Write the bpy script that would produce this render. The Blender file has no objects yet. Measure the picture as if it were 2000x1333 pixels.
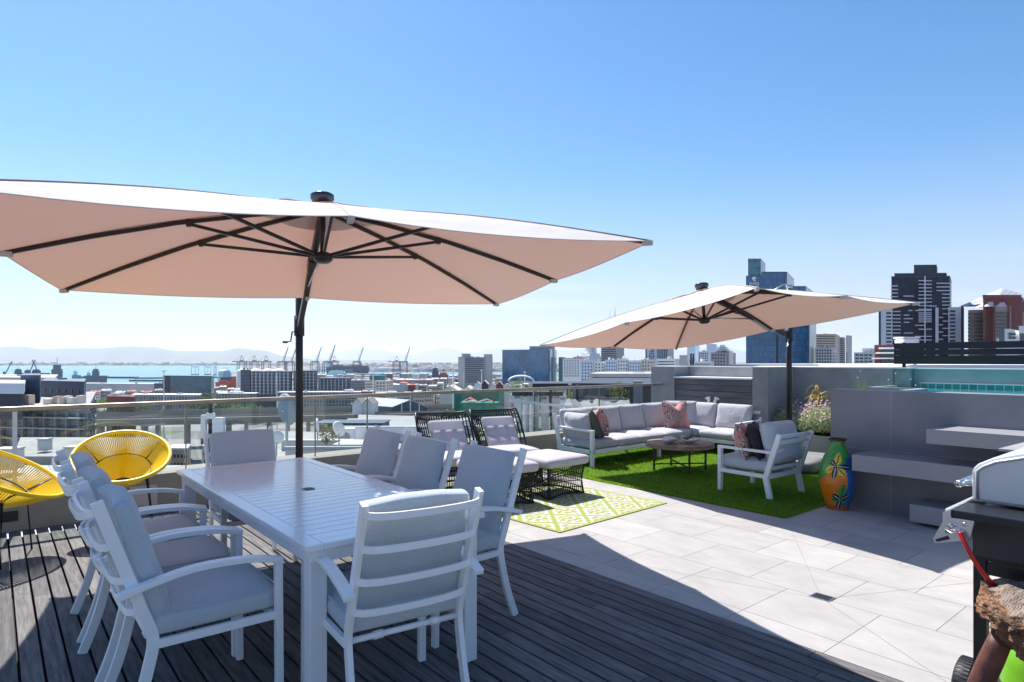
import bpy, math, random
from mathutils import Vector, Matrix, noise as mnoise
R = math.radians
PI = math.pi
random.seed(7)
scene = bpy.context.scene
COL = scene.collection

# ------------------------------------------------------------------ camera
F_PX, EYE, HOR = 1225.0, 1.5, 705.0
YAW = R(39.6)
cam_d = bpy.data.cameras.new('camera')
cam = bpy.data.objects.new('camera', cam_d)
COL.objects.link(cam)
cam.location = (0, 0, EYE)
cam.rotation_euler = (R(90), 0, -YAW)
cam_d.lens = F_PX / 2000 * 36
cam_d.sensor_width = 36
cam_d.shift_y = (HOR - 666.5) / 2000
cam_d.clip_start = 0.05
cam_d.clip_end = 150000
scene.camera = cam
# ------------------------------------------------------------------ sky, sun, exposure
SUN_AZ, SUN_EL = R(83.96), R(55.8)
w = bpy.data.worlds.new('World'); scene.world = w; w.use_nodes = True
nt = w.node_tree; nt.nodes.clear()
out = nt.nodes.new('ShaderNodeOutputWorld'); bg = nt.nodes.new('ShaderNodeBackground')
sky = nt.nodes.new('ShaderNodeTexSky'); sky.sky_type = 'NISHITA'; sky.sun_disc = False
sky.sun_elevation = SUN_EL; sky.sun_rotation = R(90) - SUN_AZ
sky.altitude = 50; sky.air_density = 1.0; sky.dust_density = 0.3; sky.ozone_density = 3.0
bg.inputs[1].default_value = 0.103
# thin wisps of cloud low in the sky
tc = nt.nodes.new('ShaderNodeTexCoord'); mp = nt.nodes.new('ShaderNodeMapping')
mp.inputs['Scale'].default_value = (1.3, 1.3, 16)
nz = nt.nodes.new('ShaderNodeTexNoise'); nz.inputs['Scale'].default_value = 2.4; nz.inputs['Detail'].default_value = 5
cr = nt.nodes.new('ShaderNodeValToRGB'); cr.color_ramp.elements[0].position = .55; cr.color_ramp.elements[1].position = .85
sx = nt.nodes.new('ShaderNodeSeparateXYZ')
mr = nt.nodes.new('ShaderNodeMapRange'); mr.inputs[1].default_value = .16; mr.inputs[2].default_value = .05; mr.inputs[3].default_value = 0; mr.inputs[4].default_value = .6
mm = nt.nodes.new('ShaderNodeMath'); mm.operation = 'MULTIPLY'
mx = nt.nodes.new('ShaderNodeMixRGB'); mx.inputs[2].default_value = (7.6, 7.6, 7.9, 1)
L = nt.links.new
L(tc.outputs['Generated'], mp.inputs[0]); L(mp.outputs[0], nz.inputs[0]); L(nz.outputs[0], cr.inputs[0])
L(tc.outputs['Generated'], sx.inputs[0]); L(sx.outputs[2], mr.inputs[0]); L(mr.outputs[0], mm.inputs[0]); L(cr.outputs[0], mm.inputs[1])
hs = nt.nodes.new('ShaderNodeHueSaturation'); hs.inputs['Saturation'].default_value = 1.34; hs.inputs['Hue'].default_value = .498; L(sky.outputs[0], hs.inputs['Color'])
hzr = nt.nodes.new('ShaderNodeMapRange'); hzr.interpolation_type = 'SMOOTHSTEP'; hzr.inputs[1].default_value = -.02; hzr.inputs[2].default_value = .30; hzr.inputs[3].default_value = .86; hzr.inputs[4].default_value = 0
hzm = nt.nodes.new('ShaderNodeMixRGB'); hzm.inputs[2].default_value = (3.6, 3.85, 4.5, 1); L(sx.outputs[2], hzr.inputs[0]); L(hzr.outputs[0], hzm.inputs[0]); L(hs.outputs[0], hzm.inputs[1])
L(mm.outputs[0], mx.inputs[0]); L(hzm.outputs[0], mx.inputs[1]); L(mx.outputs[0], bg.inputs[0]); L(bg.outputs[0], out.inputs[0])
sd = bpy.data.lights.new('sun', 'SUN'); sun = bpy.data.objects.new('sun', sd); COL.objects.link(sun)
sd.energy = 5.0; sd.angle = R(0.53); sd.color = (1.0, 0.955, 0.90)
sdir = Vector((math.cos(SUN_AZ) * math.cos(SUN_EL), math.sin(SUN_AZ) * math.cos(SUN_EL), math.sin(SUN_EL)))
sun.rotation_euler = sdir.to_track_quat('Z', 'Y').to_euler()
sun.location = (0, 0, 50)
scene.view_settings.view_transform = 'Standard'; scene.view_settings.look = 'None'
scene.view_settings.exposure = 0.66; scene.view_settings.gamma = 1
scene.cycles.max_bounces = 8; scene.cycles.transparent_max_bounces = 16; scene.cycles.volume_bounces = 1
scene.cycles.caustics_reflective = False; scene.cycles.caustics_refractive = False
scene.cycles.use_denoising = True

# ------------------------------------------------------------------ helpers
FW = Vector((math.sin(YAW), math.cos(YAW), 0)); RT = Vector((math.cos(YAW), -math.sin(YAW), 0))
def gp(px, d, z=0.0):
    """point seen at photo column px, d metres ahead, height z"""
    v = RT * ((px - 1000) / F_PX * d) + FW * d
    return Vector((v.x, v.y, z))
def zy(py, d): return EYE + (HOR - py) / F_PX * d

MATS = {}
def mat(name, col, rough=.6, metal=0., noise=None, bump=None, spec=.5, island=0., trans=None, coat=0., sheen=0., scale_vec=None):
    if name in MATS: return MATS[name]
    m = bpy.data.materials.new(name); m.use_nodes = True; MATS[name] = m
    t = m.node_tree; b = t.nodes['Principled BSDF']; o = t.nodes['Material Output']
    b.inputs['Base Color'].default_value = (*col, 1); b.inputs['Roughness'].default_value = rough
    b.inputs['Metallic'].default_value = metal; b.inputs['Specular IOR Level'].default_value = spec
    b.inputs['Coat Weight'].default_value = coat; b.inputs['Coat Roughness'].default_value = .08
    b.inputs['Sheen Weight'].default_value = sheen
    tcn = t.nodes.new('ShaderNodeTexCoord'); src = tcn.outputs['Object']
    if scale_vec:
        mpn = t.nodes.new('ShaderNodeMapping'); mpn.inputs['Scale'].default_value = scale_vec
        t.links.new(src, mpn.inputs[0]); src = mpn.outputs[0]
    last = None
    if noise:
        n = t.nodes.new('ShaderNodeTexNoise'); n.inputs['Scale'].default_value = noise[0]; n.inputs['Detail'].default_value = 6; n.inputs['Roughness'].default_value = .65
        t.links.new(src, n.inputs['Vector'])
        r = t.nodes.new('ShaderNodeValToRGB'); a = noise[1]
        r.color_ramp.elements[0].position = .3; r.color_ramp.elements[1].position = .7
        c0 = noise[2] if len(noise) > 2 else tuple(max(0, c * (1 - a)) for c in col); c1 = tuple(min(1, c * (1 + a)) for c in col)
        r.color_ramp.elements[0].color = (*c0, 1); r.color_ramp.elements[1].color = (*c1, 1)
        t.links.new(n.outputs[0], r.inputs[0]); last = r.outputs[0]
    if island:
        g = t.nodes.new('ShaderNodeNewGeometry'); ml = t.nodes.new('ShaderNodeMapRange')
        ml.inputs[3].default_value = 1 - island; ml.inputs[4].default_value = 1 + island
        t.links.new(g.outputs['Random Per Island'], ml.inputs[0])
        mu = t.nodes.new('ShaderNodeVectorMath'); mu.operation = 'SCALE'
        if last: t.links.new(last, mu.inputs[0])
        else: mu.inputs[0].default_value = col
        t.links.new(ml.outputs[0], mu.inputs['Scale']); last = mu.outputs[0]
    if last: t.links.new(last, b.inputs['Base Color'])
    if bump:
        n2 = t.nodes.new('ShaderNodeTexNoise'); n2.inputs['Scale'].default_value = bump[0]; n2.inputs['Detail'].default_value = 5
        t.links.new(src, n2.inputs['Vector'])
        bp = t.nodes.new('ShaderNodeBump'); bp.inputs['Strength'].default_value = bump[1]; bp.inputs['Distance'].default_value = bump[2] if len(bump) > 2 else .01
        t.links.new(n2.outputs[0], bp.inputs['Height']); t.links.new(bp.outputs[0], b.inputs['Normal'])
    if trans:
        tr = t.nodes.new('ShaderNodeBsdfTranslucent'); tr.inputs[0].default_value = (*trans[0], 1)
        ms = t.nodes.new('ShaderNodeMixShader'); ms.inputs[0].default_value = trans[1]
        t.links.new(b.outputs[0], ms.inputs[1]); t.links.new(tr.outputs[0], ms.inputs[2]); t.links.new(ms.outputs[0], o.inputs[0])
    return m
def glass_mat(name, tint=(.93, .97, .96), base=.03):
    m = bpy.data.materials.new(name); m.use_nodes = True; MATS[name] = m
    t = m.node_tree; t.nodes.clear()
    o = t.nodes.new('ShaderNodeOutputMaterial'); tr = t.nodes.new('ShaderNodeBsdfTransparent'); tr.inputs[0].default_value = (*tint, 1)
    gl = t.nodes.new('ShaderNodeBsdfGlossy'); gl.inputs['Roughness'].default_value = .005
    fr = t.nodes.new('ShaderNodeFresnel'); fr.inputs[0].default_value = 1.5
    ms = t.nodes.new('ShaderNodeMixShader')
    ge = t.nodes.new('ShaderNodeNewGeometry'); mi_ = t.nodes.new('ShaderNodeMapRange'); mi_.inputs[3].default_value = 1.5; mi_.inputs[4].default_value = 1 / 1.5
    t.links.new(ge.outputs['Backfacing'], mi_.inputs[0]); t.links.new(mi_.outputs[0], fr.inputs[0])
    t.links.new(fr.outputs[0], ms.inputs[0]); t.links.new(tr.outputs[0], ms.inputs[1]); t.links.new(gl.outputs[0], ms.inputs[2]); t.links.new(ms.outputs[0], o.inputs[0])
    return m
def vcol_mat(name, rough=.6, bump=None, coat=0.):
    m = mat(name, (.5, .5, .5), rough, bump=bump, coat=coat)
    t = m.node_tree; a = t.nodes.new('ShaderNodeVertexColor'); a.layer_name = 'Col'
    t.links.new(a.outputs[0], t.nodes['Principled BSDF'].inputs['Base Color']); return m
def grid_mat(name, glass, line, bw, bh, lw=.06, rough=.12, metal=.0, var=.25, off=0.0, spec=.8, linemix=1.):
    """curtain wall or facade cladding: UV (metres) brick pattern"""
    if name in MATS: return MATS[name]
    m = mat(name, glass, rough, metal, spec=spec); t = m.node_tree; b = t.nodes['Principled BSDF']
    uv = t.nodes.new('ShaderNodeUVMap'); br = t.nodes.new('ShaderNodeTexBrick')
    br.offset = off; br.inputs['Scale'].default_value = 1
    br.inputs['Brick Width'].default_value = bw; br.inputs['Row Height'].default_value = bh; br.inputs['Mortar Size'].default_value = lw
    br.inputs['Mortar Smooth'].default_value = 0
    br.inputs['Color1'].default_value = (*[c * (1 - var) for c in glass], 1); br.inputs['Color2'].default_value = (*[min(1, c * (1 + var)) for c in glass], 1)
    br.inputs['Mortar'].default_value = (*line, 1)
    t.links.new(uv.outputs[0], br.inputs['Vector'])
    tcn = t.nodes.new('ShaderNodeTexCoord'); nn_ = t.nodes.new('ShaderNodeTexNoise'); nn_.inputs['Scale'].default_value = 1.3 if bw < 8 and bh < 1 else .09; nn_.inputs['Detail'].default_value = 6
    ml = t.nodes.new('ShaderNodeMapRange'); ml.inputs[1].default_value = .3; ml.inputs[2].default_value = .7; ml.inputs[3].default_value = .76; ml.inputs[4].default_value = 1.2; mu = t.nodes.new('ShaderNodeVectorMath'); mu.operation = 'SCALE'
    t.links.new(tcn.outputs['Object'], nn_.inputs[0]); t.links.new(nn_.outputs[0], ml.inputs[0]); t.links.new(br.outputs[0], mu.inputs[0]); t.links.new(ml.outputs[0], mu.inputs['Scale']); t.links.new(mu.outputs[0], b.inputs['Base Color'])
    return m

class MB:
    def __init__(s): s.v = []; s.f = []; s.sm = []; s.mi = []
    def add(s, vs, fs, M=None, smooth=False, mi=0):
        n = len(s.v)
        s.v += [tuple(M @ Vector(v)) for v in vs] if M is not None else [tuple(v) for v in vs]
        s.f += [tuple(i + n for i in f) for f in fs]; s.sm += [smooth] * len(fs); s.mi += [mi] * len(fs)
        return s
    def box(s, c, d, rz=0, M=None, mi=0, taper=1.):
        x, y, z = (k / 2 for k in d); t = taper
        vs = [(-x, -y, -z), (x, -y, -z), (x, y, -z), (-x, y, -z), (-x * t, -y * t, z), (x * t, -y * t, z), (x * t, y * t, z), (-x * t, y * t, z)]
        T = Matrix.Translation(c) @ Matrix.Rotation(rz, 4, 'Z')
        if M is not None: T = M @ T
        return s.add(vs, [(3, 2, 1, 0), (4, 5, 6, 7), (0, 1, 5, 4), (1, 2, 6, 5), (2, 3, 7, 6), (3, 0, 4, 7)], T, mi=mi)
    def span(s, a, b, mi=0, M=None):
        return s.box([(p + q) / 2 for p, q in zip(a, b)], [abs(q - p) for p, q in zip(a, b)], mi=mi, M=M)
    def prism(s, pts, z0, z1, M=None, mi=0):
        n = len(pts); ar = sum(pts[i][0] * pts[(i + 1) % n][1] - pts[(i + 1) % n][0] * pts[i][1] for i in range(n))
        if ar < 0: pts = pts[::-1]
        vs = [(p[0], p[1], z0) for p in pts] + [(p[0], p[1], z1) for p in pts]
        fs = [tuple(range(n))[::-1], tuple(range(n, 2 * n))] + [(i, (i + 1) % n, n + (i + 1) % n, n + i) for i in range(n)]
        return s.add(vs, fs, M, mi=mi)
    def sweep(s, path, prof, up=(0, 0, 1), closed=False, smooth=False, caps=True, scale=None, M=None, mi=0):
        P = [Vector(p) for p in path]; n = len(P); k = len(prof); vs = []; up = Vector(up)
        for i, p in enumerate(P):
            if closed: t = P[(i + 1) % n] - P[i - 1]
            else: t = P[min(i + 1, n - 1)] - P[max(i - 1, 0)]
            t.normalize(); a = t.cross(up)
            if a.length < 1e-3: a = t.cross(Vector((1, 0, 0)))
            a.normalize(); b = a.cross(t)
            sc = scale[i] if scale else 1
            # mitre factor
            mf = 1.0
            if 0 < i < n - 1:
                t1 = (P[i] - P[i - 1]).normalized(); mf = 1 / max(.5, t1.dot(t))
            for (x, y) in prof: vs.append(p + a * x * sc * (mf if abs(x) > 0 else 1) + b * y * sc)
        fs = []
        for i in range(n if closed else n - 1):
            j = (i + 1) % n
            for q in range(k): fs.append((i * k + q, j * k + q, j * k + (q + 1) % k, i * k + (q + 1) % k))
        if caps and not closed: fs += [tuple(range(k)), tuple(range((n - 1) * k, n * k))[::-1]]
        return s.add(vs, [f[::-1] for f in fs], M, smooth, mi)
    def tube(s, path, r, n=8, closed=False, M=None, mi=0, scale=None):
        return s.sweep(path, [(r * math.cos(2 * PI * i / n), r * math.sin(2 * PI * i / n)) for i in range(n)], closed=closed, smooth=n > 5, M=M, mi=mi, scale=scale, up=(.013, .021, 1))
    def bar(s, path, w, h, up=(0, 0, 1), M=None, mi=0, closed=False):
        return s.sweep(path, [(-w / 2, -h / 2), (w / 2, -h / 2), (w / 2, h / 2), (-w / 2, h / 2)], up=up, M=M, mi=mi, closed=closed)
    def lathe(s, prof, n=32, M=None, smooth=True, mi=0, caps=True):
        vs = [(r * math.cos(2 * PI * i / n), r * math.sin(2 * PI * i / n), z) for r, z in prof for i in range(n)]
        fs = [(j * n + i, j * n + (i + 1) % n, (j + 1) * n + (i + 1) % n, (j + 1) * n + i) for j in range(len(prof) - 1) for i in range(n)]
        if caps: fs += [tuple(range(n))[::-1], tuple(range((len(prof) - 1) * n, len(prof) * n))]
        return s.add(vs, fs, M, smooth, mi)
    def soft(s, size, r=.03, puff=.0, seg=(8, 8, 3), M=None, mi=0, fn=None):
        """rounded, puffed cushion; size full extents; puff adds thickness along local z"""
        hx, hy, hz = (k / 2 for k in size); V = {}; vs = []; fs = []
        def key(p):
            q = tuple(round(c, 5) for c in p)
            if q not in V:
                V[q] = len(vs); x, y, z = p; X = Vector((x * hx, y * hy, z * hz)); rr = min(r, hx, hy, hz)
                C = Vector([max(-(h - rr), min(h - rr, c)) for c, h in zip(X, (hx, hy, hz))]); D = X - C
                if D.length > 1e-9: D = D.normalized() * rr
                o = C + D; pf = puff * (1 - x * x) * (1 - y * y); o.z += pf * z
                o = fn(o, x, y, z) if fn else o
                vs.append(o)
            return V[q]
        for ax in range(3):
            a1, a2 = (ax + 1) % 3, (ax + 2) % 3
            for sg in (-1, 1):
                n1, n2 = seg[a1], seg[a2]
                def P(i, j):
                    p = [0, 0, 0]; p[ax] = sg
                    p[a1] = math.sin((i / n1 - .5) * PI) * .35 + (i / n1 * 2 - 1) * .65; p[a2] = math.sin((j / n2 - .5) * PI) * .35 + (j / n2 * 2 - 1) * .65
                    return key(p)
                for i in range(n1):
                    for j in range(n2):
                        q = (P(i, j), P(i + 1, j), P(i + 1, j + 1), P(i, j + 1)); fs.append(q if sg > 0 else q[::-1])
        return s.add(vs, fs, M, True, mi)
    def build(s, name, m, parent=None, bevel=0., uv=False, label=None):
        me = bpy.data.meshes.new(name); me.from_pydata(s.v, [], s.f)
        ms = m if isinstance(m, (list, tuple)) else [m]
        for k in ms: me.materials.append(k)
        me.polygons.foreach_set('use_smooth', s.sm)
        if len(ms) > 1: me.polygons.foreach_set('material_index', s.mi)
        if uv:
            ul = me.uv_layers.new(name='UVMap'); data = []
            for p in me.polygons:
                nx, ny, nz_ = p.normal
                if abs(nz_) > .7: f = lambda c: (c.x, c.y)
                else:
                    h = math.hypot(nx, ny) or 1; ux, uy = -ny / h, nx / h
                    f = lambda c, ux=ux, uy=uy: (c.x * ux + c.y * uy, c.z)
                for vi in p.vertices: data += f(me.vertices[vi].co)
            ul.data.foreach_set('uv', data)
        me.update()
        o = bpy.data.objects.new(name, me); COL.objects.link(o)
        if parent: o.parent = parent
        if bevel:
            b = o.modifiers.new('bevel', 'BEVEL'); b.width = bevel; b.segments = 2; b.limit_method = 'ANGLE'; b.angle_limit = R(40)
        if label: o['label'] = label
        return o
def tag(o, label=None, cat=None, group=None, kind=None):
    if label: o['label'] = label
    if cat: o['category'] = cat
    if group: o['group'] = group
    if kind: o['kind'] = kind
    return o
def thing(name, label, cat, loc=(0, 0, 0), rz=0, group=None):
    o = bpy.data.objects.new(name, None); COL.objects.link(o); o.location = loc; o.rotation_euler = (0, 0, rz)
    o.empty_display_size = .1
    return tag(o, label, cat, group)
def dup(o, parent=None, top=True):
    kids = [c for c in bpy.data.objects if c.parent == o]
    c = o.copy(); COL.objects.link(c); c.parent = parent
    for k in kids: dup(k, c)
    return c
def place(proto, used, loc, rz, label, group=None):
    o = proto if not used else dup(proto)
    o.location = loc; o.rotation_euler = (0, 0, rz); o['label'] = label
    if group: o['group'] = group
    return o
def text(name, s, size, m, parent, M, extrude=.02, align='CENTER'):
    c = bpy.data.curves.new(name, 'FONT'); c.body = s; c.size = size; c.extrude = extrude; c.align_x = align; c.align_y = 'CENTER'
    c.materials.append(m); t = bpy.data.objects.new(name, c); COL.objects.link(t); me = bpy.data.meshes.new_from_object(t); bpy.data.objects.remove(t); t = bpy.data.objects.new(name, me); COL.objects.link(t); t.parent = parent; t.matrix_local = M; return t

# ------------------------------------------------------------------ materials
white_metal = mat('white_powder_coat', (.90, .90, .90), .32, spec=.5)
cushion_grey = mat('grey_outdoor_fabric', (.50, .55, .585), .85, noise=(130, .10), bump=(240, .5, .003), sheen=.2)
cushion_weave = cushion_grey
sofa_fabric = mat('pale_grey_fabric', (.47, .47, .50), .9, noise=(2.5, .05), bump=(9, .6, .02), sheen=.2)
dark_metal = mat('dark_parasol_metal', (.035, .033, .034), .38, metal=.3)
steel = mat('brushed_steel', (.62, .62, .63), .3, metal=1.)
tan_steel = mat('bronzed_steel_rail', (.42, .35, .27), .4, metal=.7, noise=(6, .2))
black_wicker = mat('black_wicker', (.012, .012, .013), .45)
black_plastic = mat('black_plastic', (.02, .02, .022), .5)
yellow_cord = mat('yellow_cord', (.95, .68, .01), .38)
concrete = mat('painted_concrete', (.31, .31, .31), .8, noise=(1.1, .30), bump=(30, .15, .004))
concrete_warm = mat('warm_concrete_kerb', (.33, .30, .26), .85, noise=(2.2, .14), bump=(25, .2, .004))
plaster_white = mat('white_plaster', (.75, .75, .74), .8, noise=(.8, .05))
G = -43.5

# ------------------------------------------------------------------ terrace structures
# timber deck: loose boards
b = MB(); x = 3.275
deck_gap = .0125; pitch = .0965
while x > -5.2:
    y = random.uniform(-3.6, -2.2)
    while y < 7.05:
        ln = random.uniform(1.6, 3.4); y1 = min(7.05, y + ln)
        if y1 > -1.5: b.span((x - pitch + deck_gap, y, -.022), (x, y1 - .003, 0))
        y = y1
    x -= pitch
wood = mat('weathered_deck_timber', (.14, .132, .13), .7, spec=.2, noise=(3.0, .5), bump=(9, .45, .004), island=.22, scale_vec=(14, 1.1, 10))
deck = b.build('timber_deck', wood, bevel=.0015); tag(deck, kind='structure')
b = MB(); b.span((-5.3, -3.8, -.12), (3.3, 7.05, -.06)); tag(b.build('deck_base', mat('deck_void', (.03, .03, .03), .9)), kind='structure')
# tiled terrace floor, joints as narrow sunk strips
tile_m = mat('pale_stone_tile', (.42, .40, .38), .55, noise=(2.6, .13), bump=(40, .2, .003), scale_vec=(2.2, 1, 1), island=.075)
b = MB(); T = .56; jw = .0035; x0 = 3.475; cols = [(3.279, x0)] + [(x0 + i * T * .993, x0 + (i + 1) * T * .993) for i in range(0, 15)]
for k, (a, c) in enumerate(cols):
    y = 1.463 - 12 * T + (0 if k % 2 == 0 or k == 0 else -.28) + (.28 if k == 1 else 0)
    if k == 1: y = 1.463 - 12 * T
    elif k == 2: y = 1.463 - 12 * T + .28
    elif k >= 3: y = 1.463 - 12 * T + (.28 if k % 2 == 0 else 0)
    while y < 7.05:
        b.span((a + jw / 2, y + jw / 2, -.02), (c - jw / 2, min(7.05, y + T) - jw / 2, 0)); y += T
tag(b.build('terrace_paving', tile_m), kind='structure')
b = MB(); b.span((3.28, -4, -.3), (11.0, 7.05, -.0045)); tag(b.build('paving_bed', mat('grout', (.16, .145, .13), .9)), kind='structure')
# cut lines running to the drain
b = MB(); D0 = (4.02, 1.80)
for q in ((3.33, 3.95), (5.80, 2.93), (3.42, .95), (6.85, .45)):
    v = Vector((q[0] - D0[0], q[1] - D0[1], 0)); n = v.normalized(); s = n.cross(Vector((0, 0, 1))) * .0012
    a = Vector((*D0, .0012)) + n * .07; c = Vector((*q, .0012)); b.add([a - s, a + s, c + s, c - s], [(3, 2, 1, 0)] )
tag(b.build('paving_cuts', mat('cut_line', (.22, .2, .18), .9)), kind='structure')
root = thing('floor_drain', 'small slotted metal drain grate set in the pale paving', 'drain', (4.05, 1.81, 0), R(0))
b = MB()
for i in range(7): b.box((-.0, -.045 + i * .015, .004), (.075, .008, .006))
b.build('grate', mat('dark_steel', (.09, .09, .09), .4, metal=.8), root)
b = MB(); b.box((0, 0, .003), (.1, .125, .002)); b.build('frame', steel, root)
# building mass below the terrace
b = MB(); b.span((-6, -6, -44), (11.2, 7.45, -.31)); tag(b.build('terrace_slab', concrete), kind='structure')

# railing kerb
root = thing('parapet_kerb', 'low rendered kerb wall carrying the glass railing', 'wall', (0, 7.2, 0))
b = MB(); b.span((-5.5, -.13, -.02), (9.565, .28, .37)); b.build('wall', concrete_warm, root, bevel=.006)
for gx, w_ in ((.0, .34), (5.05 + .9, .2)):
    b = MB(); b.box((gx, -.134, .13), (w_, .012, .09)); v = b.build('vent_grille', mat('vent_dark', (.03, .028, .026), .6), root)
b = MB(); b.box((1.14, -.137, .17), (.24, .014, .2)); b.build('cover_plate', mat('cover_plate', (.52, .5, .47), .5), root, bevel=.003)
# glass railing
rail = thing('glass_railing', 'frameless glass railing with bronzed top rail along the terrace edge', 'railing', (0, 7.19, 0))
gm = glass_mat('clear_glass')
xs = [-4.6, -2.9, -1.35, .15, 1.545, 2.93, 3.60, 4.95 + .65, 7.85, 9.55]
for a, c in zip(xs, xs[1:]):
    b = MB(); b.span((a + .012, -.005, .37), (c - .012, .005, 1.045)); b.build('glass_panel', gm, rail)
b = MB(); b.span((-4.7, -.03, 1.045), (9.56, .03, 1.088)); b.build('handrail', tan_steel, rail, bevel=.006)
for a in xs[1:-1]:
    wd = .035 if abs(a - .15) < .01 else .008
    b = MB(); b.span((a - wd / 2, -.012, .37), (a + wd / 2, .012, 1.045)); b.build('post', white_metal if wd > .02 else mat('dark_joint', (.2, .17, .1), .4, metal=.6), rail)

# cabinet wall and long boundary wall
WX = 9.57
root = thing('boundary_wall', 'tall grey rendered wall enclosing the terrace with a built-in recess', 'wall', (WX, 0, 0))
b = MB()
b.span((0, 6.93, 0), (.5, 7.45, 1.385)); b.span((.45, 5.40, 0), (.62, 6.93, 1.383)); b.span((0, 5.13, 0), (.9, 5.40, 1.385))
b.build('wall', concrete, root, bevel=.004)
b = MB(); b.span((.86, 3.62, -.02), (1.1, 5.13, 1.380)); b.span((.90, 3.40, -.02), (1.1, 3.618, 1.376)); b.build('wall', concrete, root, bevel=.004)
b = MB(); b.span((-.012, 5.118, 1.387), (1.12, 5.412, 1.403)); b.span((.85, 3.38, 1.381), (1.12, 5.116, 1.396)); b.span((.44, 5.414, 1.385), (.64, 7.47, 1.4)); b.span((-.01, 6.92, 1.386), (.438, 7.47, 1.4))
b.build('coping', plaster_white, root)
cab = thing('built_in_cabinet', 'weathered grey timber cabinet with two doors recessed in the wall', 'cabinet', (WX, 0, 0))
cw = mat('grey_weathered_board', (.105, .105, .112), .7, noise=(2.2, .35), bump=(7, .3, .004), island=.18, scale_vec=(6, 1, 9))
b = MB(); b.span((-.02, 5.402, 1.185), (.45, 6.928, 1.215)); b.build('worktop', mat('white_stone', (.78, .78, .77), .4), cab, bevel=.004)
b = MB()
for i in range(11):
    z1 = 1.178 - i * .105
    if z1 - .1 < .02: break
    if i >= 4:
        b.span((.03, 6.70, z1 - .098), (.05, 6.915, z1)); b.span((.03, 5.41, z1 - .098), (.05, 5.66, z1))
    else: b.span((.03, 5.41, z1 - .098), (.05, 6.915, z1))
b.build('board_panel', cw, cab)
for (a, c) in ((5.667, 6.155), (6.16, 6.693)):
    b = MB()
    for i in range(4, 11):
        z1 = 1.178 - i * .105
        if z1 - .1 < .02: break
        b.span((.028, a, z1 - .098), (.048, c, z1))
    d_ = b.build('door', cw, cab)
    s_ = 1 if a > 6 else -1; yy = 6.158 + s_ * .07
    h = MB(); h.prism([(0, -.035), (.05, -.03), (.11, 0), (.05, .03), (0, .035)], 0, .008, M=Matrix.Translation((.02, yy - s_ * .03, .845)) @ Matrix(((0, 0, 1, 0), (s_, 0, 0, 0), (0, 1, 0, 0), (0, 0, 0, 1))))
    h.box((.012, yy - s_ * .01, .80), (.01, .05, .03)); h.build('latch', steel, d_)
b = MB(); b.span((.055, 5.4, 0), (.44, 6.93, 1.18)); b.build('carcass', mat('cabinet_dark', (.02, .02, .02), .9), cab)

# pool: front wall, steps, water, back wall
PX = 6.87
stone = grid_mat('slate_porcelain_cladding', (.215, .215, .24), (.30, .30, .33), 1.2, .6, lw=.004, rough=.5, var=.03, spec=.4)
root = thing('pool_wall', 'tall grey clad pool wall with three floating step slabs', 'wall', (PX, 0, 0))
b = MB(); b.span((0, -4, 0), (.26, 2.985, 1.2)); b.build('wall', stone, root, bevel=.002, uv=True)
step_m = mat('slate_step', (.30, .30, .315), .5, noise=(4, .05))
for (ya, yb, z0, z1, xf) in ((-.5, 2.60, .43, .588, -.42), (-1.5, 1.95, .765, .895, -.48), (.3, 2.10, .035, .19, -.42)):
    b = MB(); b.span((xf, ya, z0), (-.002, yb, z1)); b.build('step', step_m, root, bevel=.003)
b = MB(); b.prism([(.26, -4), (3.72, -4), (3.72, 3.55), (2.7, 3.55), (2.7, 2.9), (.26, 2.9)], 1.0, 1.10); wtr = b.build('pool_water', mat('pool_water', (.02, .30, .32), .03, bump=(6, .6, .03), spec=.8)); wtr.location = (PX, 0, 0); tag(wtr, kind='structure')
root = thing('pool_surround', 'raised pool back wall with a band of teal mosaic tile', 'wall', (PX, 0, 0))
b = MB(); b.span((3.72, -4, 0), (3.95, 3.395, 1.372)); b.span((.26, 2.9, 0), (2.62, 2.985, 1.13)); b.span((2.62, 2.9, 0), (2.7, 3.62, 1.13)); b.span((2.7, 3.55, 0), (3.55, 3.615, 1.13)); b.build('wall', mat('teal_grey_render', (.30, .35, .34), .7, noise=(2, .1)), root)
b = MB(); b.span((3.70, -4, 1.04), (3.719, 3.3, 1.165)); b.build('tile_band', grid_mat('teal_mosaic', (.02, .28, .27), (.5, .6, .58), .1, .13, lw=.006, rough=.15, var=.3), root, uv=True)
b = MB(); b.span((3.66, -4, 1.167), (3.718, 3.3, 1.18)); b.span((3.70, -4, 1.374), (3.97, 3.4, 1.39)); b.build('coping', plaster_white, root)
# planter
root = thing('raised_planter', 'low rendered planter trough full of soil behind the armchair', 'planter', (9.62, 0, 0))
b = MB(); b.span((-.12, 3.0, 0), (-.02, 5.12, .37)); b.build('wall', concrete, root, bevel=.004)
b = MB(); b.span((-.019, 3.625, 0), (.80, 5.12, .33)); b.build('soil', mat('soil', (.05, .035, .02), .95, noise=(30, .4), bump=(40, .8, .02)), root)

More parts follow.
